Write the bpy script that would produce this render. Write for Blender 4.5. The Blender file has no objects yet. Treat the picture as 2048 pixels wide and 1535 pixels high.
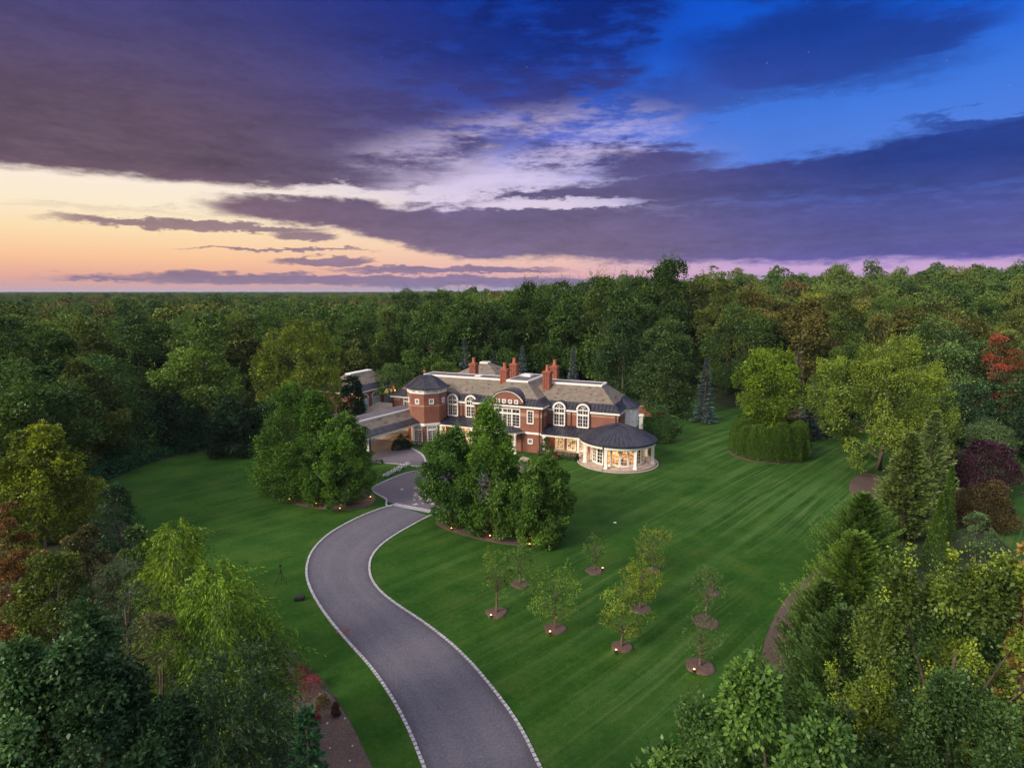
import bpy, math, random
import numpy as np
from mathutils import Vector, Matrix
R_ = math.radians
C = bpy.context.scene.collection
# ------------------------------------------------------------------ camera
H = 24.0; F = 1193.0; PITCH = R_(8.8)
cam_d = bpy.data.cameras.new('camera'); cam = bpy.data.objects.new('camera', cam_d); C.objects.link(cam)
cam.location = (0, 0, H); cam.rotation_euler = (math.pi/2 - PITCH, 0, 0)
cam_d.sensor_width = 36; cam_d.lens = 36*F/2048; cam_d.clip_start = .2; cam_d.clip_end = 30000
sc = bpy.context.scene; sc.camera = cam
sc.view_settings.view_transform = 'Standard'; sc.view_settings.look = 'None'
sc.view_settings.exposure = 0.0; sc.view_settings.gamma = 1
sc.cycles.use_denoising = True; sc.cycles.max_bounces = 6; sc.cycles.transparent_max_bounces = 12
sc.cycles.volume_bounces = 0; sc.cycles.sample_clamp_indirect = 4
sc.render.use_persistent_data = False
HAZE = .00006

def ray(px, py):
    x = (px-1024)/F; y = -(py-767.5)/F
    return (x, math.cos(PITCH)+y*math.sin(PITCH), -math.sin(PITCH)+y*math.cos(PITCH))
def G(px, py, z=0.0):            # where the photograph's pixel meets the ground
    d = ray(px, py); t = (z-H)/d[2]; return (d[0]*t, d[1]*t)
def azel(px, py):
    d = ray(px, py); return math.degrees(math.atan2(d[0], d[1])), math.degrees(math.atan2(d[2], math.hypot(d[0], d[1])))
def lin(r, g, b):
    f = lambda c: (c/255/12.92) if c/255 <= .04045 else ((c/255+.055)/1.055)**2.4
    return (f(r), f(g), f(b), 1)

# ------------------------------------------------------------------ node helpers
class NT:
    def __init__(s, t): s.t = t; s.n = t.nodes; s.l = t.links
    def new(s, k, **kw):
        o = s.n.new(k)
        for a, b in kw.items(): setattr(o, a, b)
        return o
    def put(s, sock, v):
        if hasattr(v, 'is_output'): s.l.new(v, sock)
        elif v is not None: sock.default_value = v
    def m(s, op, a, b=None, c=None, clamp=False):
        o = s.new('ShaderNodeMath', operation=op, use_clamp=clamp)
        for i, v in enumerate((a, b, c)):
            if v is not None: s.put(o.inputs[i], v)
        return o.outputs[0]
    def mix(s, f, a, b, mode='MIX'):
        o = s.new('ShaderNodeMix', data_type='RGBA', blend_type=mode, clamp_factor=True)
        s.put(o.inputs[0], f); s.put(o.inputs[6], a); s.put(o.inputs[7], b); return o.outputs[2]
    def ramp(s, f, stops, interp='LINEAR'):
        o = s.new('ShaderNodeValToRGB'); r = o.color_ramp; r.interpolation = interp
        while len(r.elements) < len(stops): r.elements.new(.5)
        for e, (p, c) in zip(r.elements, stops): e.position = p; e.color = c if len(c) == 4 else (*c, 1)
        s.put(o.inputs[0], f); return o.outputs[0]
    def smooth(s, x, lo, hi, a=0., b=1.):
        o = s.new('ShaderNodeMapRange', interpolation_type='SMOOTHSTEP')
        s.put(o.inputs[0], x); s.put(o.inputs[1], lo); s.put(o.inputs[2], hi); s.put(o.inputs[3], a); s.put(o.inputs[4], b)
        return o.outputs[0]
    def noise(s, vec, scale, detail=4, rough=.55, dist=0., out=0):
        o = s.new('ShaderNodeTexNoise'); s.put(o.inputs['Vector'], vec)
        s.put(o.inputs['Scale'], scale); o.inputs['Detail'].default_value = detail
        o.inputs['Roughness'].default_value = rough; o.inputs['Distortion'].default_value = dist
        return o.outputs[out]
    def comb(s, x, y, z=0.):
        o = s.new('ShaderNodeCombineXYZ'); s.put(o.inputs[0], x); s.put(o.inputs[1], y); s.put(o.inputs[2], z); return o.outputs[0]
    def sep(s, v):
        o = s.new('ShaderNodeSeparateXYZ'); s.put(o.inputs[0], v); return o.outputs

# ------------------------------------------------------------------ world: dusk sky
w = bpy.data.worlds.new('World'); sc.world = w; w.use_nodes = True
N = NT(w.node_tree); w.node_tree.nodes.clear()
dirv = N.new('ShaderNodeTexCoord').outputs['Generated']
dx, dy, dz = N.sep(dirv)
AZ = N.m('DEGREES', N.m('ARCTAN2', dx, dy))
EL = N.m('DEGREES', N.m('ARCSINE', dz))
# cloud plane coordinates (perspective flattening of clouds towards the horizon)
den = N.m('ADD', N.m('MAXIMUM', dz, 0.0), 0.11)
cp = N.comb(N.m('DIVIDE', dx, den), N.m('DIVIDE', dy, den), 0.)
n1 = N.noise(cp, 1.1, 7, .58)
n2 = N.noise(cp, 3.2, 6, .6)
sv = N.comb(N.m('MULTIPLY', AZ, .09), N.m('MULTIPLY', EL, .42), 3.)
ns = N.noise(sv, 1.0, 8, .6)
nf = N.noise(sv, 3.1, 6, .62)
nb = N.noise(sv, .35, 4, .5); nh = N.noise(N.comb(N.m('MULTIPLY', AZ, .13), N.m('MULTIPLY', EL, .36), 7.), 7., 6, .68)
wx = N.m('MULTIPLY', N.m('SUBTRACT', nb, .5), 9.)
wy = N.m('ADD', N.m('MULTIPLY', N.m('SUBTRACT', ns, .5), 4.2), N.m('ADD', N.m('MULTIPLY', N.m('SUBTRACT', nf, .5), 2.4), N.m('MULTIPLY', N.m('SUBTRACT', nh, .5), 1.6)))
U = N.m('ADD', AZ, wx); V = N.m('ADD', EL, wy)
V2 = N.m('ADD', EL, N.m('ADD', N.m('MULTIPLY', N.m('SUBTRACT', ns, .5), 1.3), N.m('ADD', N.m('MULTIPLY', N.m('SUBTRACT', nf, .5), 1.3), N.m('MULTIPLY', N.m('SUBTRACT', nh, .5), .9))))
def stops(lst, lo=-2., hi=30.):
    return [((e-lo)/(hi-lo), lin(*c)) for e, c in lst]
t_el = N.m('DIVIDE', N.m('ADD', EL, 2.), 32., clamp=True)
sun_side = N.ramp(t_el, stops([(-2, (200, 150, 155)), (.3, (212, 160, 158)), (1.4, (236, 174, 150)), (2.8, (253, 200, 154)), (4.8, (254, 224, 178)), (6.8, (253, 236, 206)), (9.2, (252, 236, 222)), (12.5, (212, 204, 222)), (17, (110, 118, 200)), (24, (28, 66, 175)), (30, (14, 50, 150))]))
mid_side = N.ramp(t_el, stops([(-2, (180, 150, 175)), (.2, (170, 145, 175)), (1.6, (232, 178, 175)), (4, (246, 208, 184)), (8, (226, 210, 226)), (11, (170, 168, 226)), (13.5, (96, 112, 205)), (17, (36, 80, 190)), (25, (12, 66, 182)), (30, (10, 50, 160))]))
far_side = N.ramp(t_el, stops([(-2, (150, 135, 190)), (.2, (160, 140, 200)), (1.9, (206, 168, 210)), (4, (130, 130, 208)), (8, (84, 122, 215)), (12, (80, 128, 224)), (16, (58, 118, 222)), (20, (16, 92, 215)), (25, (4, 78, 205)), (30, (4, 64, 180))]))
az1 = N.smooth(AZ, -30., 2.); az2 = N.smooth(AZ, 2., 24.)
clear = N.mix(az2, N.mix(az1, sun_side, mid_side), far_side)
# warm brightening where the sky is thinnest over the set sun
def blob(px, py, rx, ry, slope=0., soft=.9, uu=None, vv=None):
    a, e = azel(px, py); uu = uu or U; vv = vv or V
    x = N.m('MULTIPLY', N.m('SUBTRACT', uu, a), 1/rx)
    y = N.m('MULTIPLY', N.m('SUBTRACT', N.m('SUBTRACT', vv, e), N.m('MULTIPLY', N.m('SUBTRACT', uu, a), slope)), 1/ry)
    d = N.m('ADD', N.m('MULTIPLY', x, x), N.m('MULTIPLY', y, y))
    return N.smooth(d, 1.+soft, 1.-soft*.7)
def mx(*a):
    r = a[0]
    for b in a[1:]: r = N.m('MAXIMUM', r, b)
    return r
# great cloud bank, upper left: everything above a falling/rising edge
edge = N.m('ADD', N.m('ADD', 8.9, N.m('MULTIPLY', N.m('MAXIMUM', N.m('ADD', AZ, 9.), 0.), .42)), N.m('MULTIPLY', N.m('MAXIMUM', N.m('SUBTRACT', AZ, 11.), 0.), 1.3))
sharp = N.smooth(AZ, -12., 6., .5, 2.6)
bankv = N.m('DIVIDE', N.m('SUBTRACT', N.m('ADD', EL, N.m('MULTIPLY', wy, N.smooth(AZ, -28., -4., .4, 1.25))), edge), sharp)
bank = N.smooth(bankv, -.8, .9)
bank = N.m('MULTIPLY', bank, N.smooth(N.m('ADD', N.m('MULTIPLY', n2, .5), N.m('MULTIPLY', nf, .5)), .40, .54, N.smooth(AZ, -20., 8., .97, .35), 1.))
# broad second bank, right of centre, wedge pointing left
tp = N.m('ADD', N.m('ADD', 6.2, N.m('MULTIPLY', N.smooth(AZ, -24., 4.), 3.2)), N.m('ADD', N.m('MULTIPLY', N.smooth(AZ, 4., 16.), 1.6), N.m('MULTIPLY', N.smooth(AZ, 26., 40.), 1.6)))
bt = N.m('ADD', N.m('SUBTRACT', 6.3, N.m('MULTIPLY', N.smooth(AZ, -23., -2.), 3.3)), N.m('MULTIPLY', N.smooth(AZ, 5., 14.), -.55))
c2 = N.m('MULTIPLY', N.smooth(N.m('SUBTRACT', tp, N.m('ADD', EL, N.m('MULTIPLY', wy, .75))), -.5, .6), N.smooth(N.m('SUBTRACT', V2, bt), -.35, .45))
c2 = mx(c2, blob(640, 425, 8.5, 1.2, -.03, .6, vv=V2), blob(1240, 322, 9, 1.3, -.03, .8))
gap1 = blob(1110, 408, 7.5, .42, .0, .7, vv=V2, uu=AZ)
gap2 = N.m('MULTIPLY', blob(1010, 352, 9, 1.6, .10, .9), N.smooth(N.m('ADD', N.m('MULTIPLY', nf, .5), N.m('MULTIPLY', nh, .5)), .40, .56))
gap3 = N.m('MULTIPLY', blob(1700, 395, 16, .8, 0, .9, vv=V2), N.smooth(nf, .45, .65))
c2 = N.m('MULTIPLY', c2, N.m('SUBTRACT', 1., N.m('MULTIPLY', gap1, .95)))
c2 = N.m('MULTIPLY', c2, N.m('SUBTRACT', 1., N.m('MULTIPLY', gap2, .85)))
c2 = N.m('MULTIPLY', c2, N.m('SUBTRACT', 1., N.m('MULTIPLY', gap3, .25)))
c3 = mx(blob(650, 521, 4.2, .42, 0, .5, AZ, V2), blob(400, 452, 9.5, .42, -.01, .6, AZ, V2), blob(800, 562, 24, .52, -.006, .6, AZ, V2),
        blob(610, 474, 2.6, .33, 0, .6, AZ, V2), blob(230, 557, 3.5, .14, 0, .7, AZ, V2), blob(560, 497, 7, .13, 0, .8, AZ, V2), blob(900, 540, 10, .3, 0, .7, AZ, V2))
c4 = mx(blob(1620, 100, 9.5, 3.0, -.05, .9), blob(1830, 85, 4.5, 1.5, .1, 1.), blob(1990, 230, 5, .6, 0, 1.), N.m('MULTIPLY', blob(1450, 170, 9, 1.8, .1, .95), .7))
thin = N.m('MULTIPLY', N.smooth(n1, .46, .68), N.m('MULTIPLY', N.smooth(AZ, -6., 8.), N.smooth(AZ, 45., 12.)))
dens = mx(bank, N.m('MULTIPLY', c2, .97), N.m('MULTIPLY', c3, .85), N.m('MULTIPLY', c4, .85), N.m('MULTIPLY', N.m('MULTIPLY', thin, N.smooth(EL, 10., 20.)), .75))
ccol_l = N.ramp(t_el, stops([(-2, (125, 105, 140)), (1.4, (120, 106, 140)), (4, (136, 104, 124)), (7.5, (118, 90, 108)), (10, (100, 82, 98)), (14, (96, 78, 100)), (18, (84, 74, 114)), (24, (52, 60, 130)), (30, (34, 50, 132))]))
ccol_m = N.ramp(t_el, stops([(-2, (110, 100, 150)), (1.4, (118, 104, 150)), (4, (114, 98, 132)), (8, (96, 86, 126)), (12, (84, 78, 128)), (16, (62, 66, 134)), (20, (24, 48, 130)), (25, (6, 38, 124)), (30, (6, 36, 116))]))
ccol_r = N.ramp(t_el, stops([(-2, (90, 80, 165)), (1.4, (84, 76, 168)), (4, (88, 88, 150)), (7.5, (66, 76, 145)), (10, (36, 58, 132)), (13, (38, 64, 146)), (17, (34, 62, 150)), (20, (24, 56, 142)), (30, (8, 44, 130))]))
ccol = N.mix(N.smooth(AZ, 6., 34.), N.mix(N.smooth(AZ, -32., 2.), ccol_l, ccol_m), ccol_r)
tex = N.m('ADD', N.m('ADD', N.m('MULTIPLY', N.m('SUBTRACT', n2, .5), .5), N.m('MULTIPLY', N.m('SUBTRACT', ns, .5), .75)), N.m('MULTIPLY', N.m('SUBTRACT', nh, .5), .45))
ccol = N.mix(1., ccol, N.comb(*[N.m('ADD', 1.0, tex)]*3), 'MULTIPLY')
rim = N.m('MULTIPLY', N.m('MULTIPLY', dens, N.m('SUBTRACT', 1., dens)), 1.3)
sky = N.mix(dens, clear, ccol)
glow = mx(N.m('MULTIPLY', blob(970, 368, 9, 1.5, .08, .95), .8), N.m('MULTIPLY', blob(1110, 408, 7, .42, 0, .8, AZ, V2), .9), N.m('MULTIPLY', blob(1050, 285, 12, 2.6, .10, 1.), .60))
sky = N.mix(N.m('MULTIPLY', glow, N.smooth(N.m('ADD', N.m('MULTIPLY', ns, .45), N.m('ADD', N.m('MULTIPLY', nf, .4), N.m('MULTIPLY', nh, .15))), .42, .60)), sky, lin(222, 206, 236))
# a few stars
vor = N.new('ShaderNodeTexVoronoi'); vor.inputs['Scale'].default_value = 85; N.put(vor.inputs['Vector'], dirv)
star = N.m('MULTIPLY', N.smooth(vor.outputs['Distance'], .07, .02), N.m('MULTIPLY', N.smooth(N.sep(vor.outputs['Color'])[0], .62, 1.), N.smooth(EL, 9., 18.)))
star = N.m('MULTIPLY', star, N.smooth(AZ, -25., 12.))
sky = N.mix(N.m('MULTIPLY', star, .6), sky, (.9, .9, 1, 1))
# unseen pale sky overhead and behind the viewer, brightened to light the scene
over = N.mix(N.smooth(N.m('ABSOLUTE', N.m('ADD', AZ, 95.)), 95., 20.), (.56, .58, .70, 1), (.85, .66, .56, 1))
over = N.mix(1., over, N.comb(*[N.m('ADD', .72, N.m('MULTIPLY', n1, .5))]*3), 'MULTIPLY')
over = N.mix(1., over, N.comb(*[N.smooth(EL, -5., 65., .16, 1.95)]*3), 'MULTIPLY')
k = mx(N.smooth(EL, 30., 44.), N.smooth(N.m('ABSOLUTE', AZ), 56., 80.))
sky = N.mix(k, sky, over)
sky = N.mix(N.smooth(EL, 0., -4.), sky, (.03, .035, .03, 1))
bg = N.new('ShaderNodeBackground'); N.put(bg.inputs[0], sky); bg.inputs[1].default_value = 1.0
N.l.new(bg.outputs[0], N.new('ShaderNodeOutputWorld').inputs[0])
w.cycles.sampling_method = 'MANUAL'; w.cycles.sample_map_resolution = 512

sun_d = bpy.data.lights.new('sun', 'SUN'); sun = bpy.data.objects.new('sun', sun_d); C.objects.link(sun)
sun_d.energy = 4.5; sun_d.angle = R_(20); sun_d.color = (1, .87, .68)
SAZ, SEL = R_(-126), R_(30)      # afterglow: from the left and a little behind the viewer
sd = Vector((math.sin(SAZ)*math.cos(SEL), math.cos(SAZ)*math.cos(SEL), math.sin(SEL)))
sun.rotation_euler = sd.to_track_quat('Z', 'Y').to_euler(); sun.location = sd*60+Vector((0, 0, 40))

# ------------------------------------------------------------------ materials
def mat(name):
    m = bpy.data.materials.new(name); m.use_nodes = True; m.node_tree.nodes.clear(); return m, NT(m.node_tree)
def finish(m, n, shader): n.l.new(shader, n.new('ShaderNodeOutputMaterial').inputs[0]); return m
def princ(n, col, rough=.6, metal=0., bump=None, bs=.3, spec=.5, emis=None, es=0.):
    p = n.new('ShaderNodeBsdfPrincipled'); n.put(p.inputs['Base Color'], col); n.put(p.inputs['Roughness'], rough)
    p.inputs['Metallic'].default_value = metal; p.inputs['Specular IOR Level'].default_value = spec
    if emis is not None: n.put(p.inputs['Emission Color'], emis); n.put(p.inputs['Emission Strength'], es)
    if bump is not None:
        b = n.new('ShaderNodeBump'); b.inputs['Strength'].default_value = bs; b.inputs['Distance'].default_value = .05
        n.put(b.inputs['Height'], bump); n.l.new(b.outputs[0], p.inputs['Normal'])
    return p.outputs[0]
def objc(n): return n.new('ShaderNodeTexCoord').outputs['Object']
def rotc(n, v, ang=0., sc_=(1, 1, 1)):
    o = n.new('ShaderNodeMapping'); n.put(o.inputs['Vector'], v); o.inputs['Rotation'].default_value = (0, 0, ang); o.inputs['Scale'].default_value = sc_
    return o.outputs[0]
def m_plain(name, a, b, scale=4., rough=.6, metal=0., spec=.5, bs=.15):
    m, n = mat(name); v = objc(n); f = n.noise(v, scale, 5)
    return finish(m, n, princ(n, n.mix(n.smooth(f, .35, .65), (*a, 1), (*b, 1)), rough, metal, f, bs, spec))
def m_foliage():
    m, n = mat('foliage'); oi = n.new('ShaderNodeObjectInfo'); at = n.new('ShaderNodeAttribute', attribute_name='tint')
    hs = n.new('ShaderNodeHueSaturation'); n.put(hs.inputs['Color'], oi.outputs['Color'])
    n.put(hs.inputs['Hue'], n.m('ADD', .5, n.m('MULTIPLY', n.m('SUBTRACT', .5, at.outputs['Fac']), .055)))
    n.put(hs.inputs['Saturation'], n.m('ADD', .95, n.m('MULTIPLY', at.outputs['Fac'], .2)))
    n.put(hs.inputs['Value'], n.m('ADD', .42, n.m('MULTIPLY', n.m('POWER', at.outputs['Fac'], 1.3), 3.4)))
    d = n.new('ShaderNodeBsdfDiffuse'); t = n.new('ShaderNodeBsdfTranslucent'); g = n.new('ShaderNodeBsdfGlossy')
    n.l.new(hs.outputs[0], d.inputs[0]); n.put(t.inputs[0], n.mix(1., hs.outputs[0], (1.35, 1.3, .45, 1), 'MULTIPLY'))
    g.inputs['Roughness'].default_value = .4; g.inputs[0].default_value = (.7, .8, .7, 1)
    a = n.new('ShaderNodeMixShader'); a.inputs[0].default_value = .20; n.l.new(d.outputs[0], a.inputs[1]); n.l.new(t.outputs[0], a.inputs[2])
    b = n.new('ShaderNodeMixShader'); b.inputs[0].default_value = .02; n.l.new(a.outputs[0], b.inputs[1]); n.l.new(g.outputs[0], b.inputs[2])
    return finish(m, n, b.outputs[0])
def m_forest():  # the far wood: every instance takes its own colour
    m, n = mat('far_foliage'); oi = n.new('ShaderNodeObjectInfo'); at = n.new('ShaderNodeAttribute', attribute_name='tint')
    c = n.ramp(oi.outputs['Random'], [(0, (.032, .062, .018)), (.3, (.050, .092, .024)), (.55, (.066, .108, .026)), (.8, (.085, .118, .028)), (.95, (.092, .098, .028)), (1, (.096, .080, .030))])
    c = n.mix(1., c, n.comb(*[n.m('ADD', 1.1, n.m('MULTIPLY', at.outputs['Fac'], 1.3))]*3), 'MULTIPLY')
    d = n.new('ShaderNodeBsdfDiffuse'); n.l.new(c, d.inputs[0]); return finish(m, n, d.outputs[0])
FOL = m_foliage(); FAR = m_forest()
BARK = m_plain('bark', (.07, .055, .042), (.13, .10, .075), 6, .9, bs=.6)
def m_brick():
    m, n = mat('brick'); v = objc(n); s = n.sep(v)
    b = n.new('ShaderNodeTexBrick'); n.put(b.inputs['Vector'], n.comb(n.m('ADD', s[0], s[1]), s[2], 0.))
    b.inputs['Scale'].default_value = 1.; b.inputs['Brick Width'].default_value = .24; b.inputs['Row Height'].default_value = .085
    b.inputs['Mortar Size'].default_value = .010
    b.inputs['Color1'].default_value = (.28, .088, .056, 1); b.inputs['Color2'].default_value = (.20, .062, .042, 1); b.inputs['Mortar'].default_value = (.30, .22, .18, 1)
    f = n.noise(v, .9, 6); c = n.mix(n.smooth(f, .3, .7, 0, .4), b.outputs[0], (.20, .065, .05, 1))
    return finish(m, n, princ(n, c, .85, 0, b.outputs['Fac'], .2, .2))
BRICK = m_brick()
BELT = m_plain('belt_stone', (.42, .24, .17), (.34, .19, .14), 3, .8)
WHITE = m_plain('white_paint', (.84, .83, .82), (.78, .77, .76), 1.2, .5, bs=.05)
STONE = m_plain('pale_stone', (.46, .40, .36), (.36, .32, .29), 2.5, .8)
def m_slate():
    m, n = mat('slate'); v = objc(n); s = n.sep(v)
    b = n.new('ShaderNodeTexBrick'); n.put(b.inputs['Vector'], n.comb(n.m('ADD', s[0], n.m('MULTIPLY', s[1], .35)), n.m('ADD', s[2], n.m('MULTIPLY', s[1], .0)), 0.))
    b.inputs['Scale'].default_value = 1.; b.inputs['Brick Width'].default_value = .42; b.inputs['Row Height'].default_value = .15; b.inputs['Mortar Size'].default_value = .012
    b.inputs['Color1'].default_value = (.20, .160, .135, 1); b.inputs['Color2'].default_value = (.120, .100, .092, 1); b.inputs['Mortar'].default_value = (.085, .072, .065, 1)
    vo = n.new('ShaderNodeTexVoronoi'); vo.inputs['Randomness'].default_value = .55; n.put(vo.inputs['Vector'], n.comb(n.m('MULTIPLY', n.m('ADD', s[0], n.m('MULTIPLY', s[1], .35)), .95), n.m('MULTIPLY', s[2], 1.9), 0.))
    vo.inputs['Scale'].default_value = 1.0
    spot = n.smooth(vo.outputs['Distance'], .30, .20)
    f = n.noise(v, 1.3, 6); c = n.mix(n.smooth(f, .35, .65, 0, .4), b.outputs[0], (.22, .20, .15, 1))
    c = n.mix(n.m('MULTIPLY', spot, .75), c, (.065, .052, .055, 1))
    return finish(m, n, princ(n, c, .75, 0, b.outputs['Fac'], .3, .35))
SLATE = m_slate()
METAL = m_plain('dark_copper', (.014, .017, .032), (.036, .034, .050), 1.3, .42, .2, .5, .05)
GUT = m_plain('brown_copper', (.10, .045, .035), (.14, .06, .045), 2, .45, .3)
POT = m_plain('terracotta', (.42, .14, .07), (.32, .10, .055), 3, .8)
FLATR = m_plain('flat_roof', (.085, .078, .095), (.12, .11, .13), .7, .6)
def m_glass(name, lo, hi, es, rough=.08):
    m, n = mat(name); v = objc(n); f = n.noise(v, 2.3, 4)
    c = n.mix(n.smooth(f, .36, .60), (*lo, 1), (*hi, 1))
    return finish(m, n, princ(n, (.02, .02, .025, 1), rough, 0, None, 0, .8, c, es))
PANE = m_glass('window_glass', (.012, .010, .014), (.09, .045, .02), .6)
LIT = m_glass('lit_window', (.06, .03, .015), (1.0, .60, .22), .85)
def m_thin():
    m, n = mat('clear_glass'); t = n.new('ShaderNodeBsdfTransparent'); g = n.new('ShaderNodeBsdfGlossy'); g.inputs['Roughness'].default_value = .05
    t.inputs[0].default_value = (.92, .92, .92, 1); fr = n.new('ShaderNodeFresnel'); fr.inputs[0].default_value = 1.5
    x = n.new('ShaderNodeMixShader'); n.l.new(fr.outputs[0], x.inputs[0]); n.l.new(t.outputs[0], x.inputs[1]); n.l.new(g.outputs[0], x.inputs[2]); return finish(m, n, x.outputs[0])
CLEAR = m_thin()
def m_emit(name, c, s):
    m, n = mat(name); e = n.new('ShaderNodeEmission'); e.inputs[0].default_value = (*c, 1); e.inputs[1].default_value = s; return finish(m, n, e.outputs[0])
BULB = m_emit('lamp_glow', (1, .50, .17), 7.)
CREAM = m_plain('interior_plaster', (.80, .66, .46), (.74, .60, .42), 1., .8)
BLACK = m_plain('black_plastic', (.012, .012, .014), (.02, .02, .022), 6, .5)
PAVER = m_plain('stone_paving', (.40, .33, .29), (.30, .25, .23), 3, .8)
GRANITE = m_plain('granite_cobble', (.44, .45, .50), (.26, .26, .30), 7, .8)
def m_grass():
    m, n = mat('mown_grass'); v = objc(n); sx, sy, _ = n.sep(v); th = R_(45)
    a = n.m('ADD', n.m('MULTIPLY', sx, math.cos(th)), n.m('MULTIPLY', sy, math.sin(th))); b = n.m('ADD', n.m('MULTIPLY', sx, -math.sin(th)), n.m('MULTIPLY', sy, math.cos(th)))
    bend = n.m('MULTIPLY', n.noise(v, .02, 1), 5.); b = n.m('ADD', b, bend)
    band = n.noise(n.comb(n.m('MULTIPLY', a, .03), n.m('MULTIPLY', b, .75), 0.), 1., 2, .5)
    line = n.noise(n.comb(n.m('MULTIPLY', a, .05), n.m('MULTIPLY', b, 2.4), 4.), 1., 4, .6)
    big = n.noise(v, .035, 4); mid = n.noise(v, .28, 5, .6); fine = n.noise(v, 2.4, 7, .7); blade = n.noise(v, 11., 4, .7)
    c = n.ramp(mid, [(.3, (.010, .045, .004)), (.5, (.018, .063, .006)), (.7, (.036, .078, .010))])
    mown = n.smooth(sx, -6., 22., .30, 1.)
    c = n.mix(n.m('MULTIPLY', n.m('MULTIPLY', n.smooth(band, .44, .66), n.smooth(big, .34, .62, .12, .8)), mown), c, (.046, .112, .024, 1))
    c = n.mix(n.m('MULTIPLY', n.m('MULTIPLY', n.m('MULTIPLY', n.smooth(line, .50, .62), n.smooth(big, .38, .58)), mown), .42), c, (.110, .155, .060, 1))
    mow = n.m('SINE', n.m('ADD', n.m('MULTIPLY', b, 2.9), n.m('MULTIPLY', mid, 2.0))); c = n.mix(n.m('MULTIPLY', n.smooth(mow, -.4, .6), .08), c, (.050, .120, .030, 1))
    c = n.mix(n.m('MULTIPLY', n.smooth(fine, .55, .75), .35), c, (.085, .092, .026, 1))
    c = n.mix(1., c, n.comb(*[n.m('SUBTRACT', n.m('ADD', n.m('MULTIPLY', fine, .9), n.m('MULTIPLY', blade, 1.3)), .1)]*3), 'MULTIPLY')
    return finish(m, n, princ(n, c, .9, 0, fine, .9, .1))
GRASS = m_grass()
def m_speck(name, base, dark, light, sc1=9., rough=.9, bs=.4, lo=.03):
    m, n = mat(name); v = objc(n); a = n.noise(v, sc1, 6, .7); b = n.noise(v, .35, 4)
    c = n.mix(n.smooth(b, .35, .65, 0, .6), (*base, 1), (*dark, 1)); c = n.mix(n.smooth(a, .45, .75, 0, .8), c, (*light, 1)); c = n.mix(n.smooth(a, .45, .3, 0, .5), c, (*dark, 1))
    return finish(m, n, princ(n, c, rough, 0, a, bs, .2))
MULCH = m_speck('bark_mulch', (.085, .060, .054), (.050, .036, .034), (.17, .13, .12))
def m_asph():
    m, n = mat('asphalt'); v = objc(n); a = n.noise(v, 7., 7, .75); b = n.noise(v, .22, 5, .6); g = n.noise(v, .9, 5, .65); at = n.new('ShaderNodeAttribute', attribute_name='across').outputs['Fac']
    c = n.mix(n.smooth(b, .35, .65), (.080, .082, .112, 1), (.098, .094, .122, 1)); c = n.mix(n.smooth(g, .55, .75, 0, .5), c, (.085, .078, .105, 1)); c = n.mix(n.smooth(a, .42, .75, 0, .8), c, (.165, .16, .20, 1)); c = n.mix(n.smooth(a, .46, .3, 0, .6), c, (.05, .048, .07, 1))
    ed = n.m('ABSOLUTE', n.m('SUBTRACT', n.m('ADD', at, n.m('MULTIPLY', n.m('SUBTRACT', g, .5), .12)), .5)); c = n.mix(n.m('MULTIPLY', n.smooth(ed, .36, .5), .55), c, (.045, .040, .050, 1))
    tr = n.m('ABSOLUTE', n.m('SUBTRACT', ed, .19)); c = n.mix(n.m('MULTIPLY', n.smooth(tr, .10, .02), .22), c, (.14, .135, .165, 1))
    return finish(m, n, princ(n, c, .85, 0, a, .25, .25))
ASPH = m_asph()
COURT = m_speck('paved_court', (.110, .100, .125), (.085, .080, .10), (.17, .15, .18), 5., .85, .2)
FLOOR = m_speck('forest_floor', (.030, .045, .020), (.018, .026, .014), (.05, .06, .03), 2.)
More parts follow.
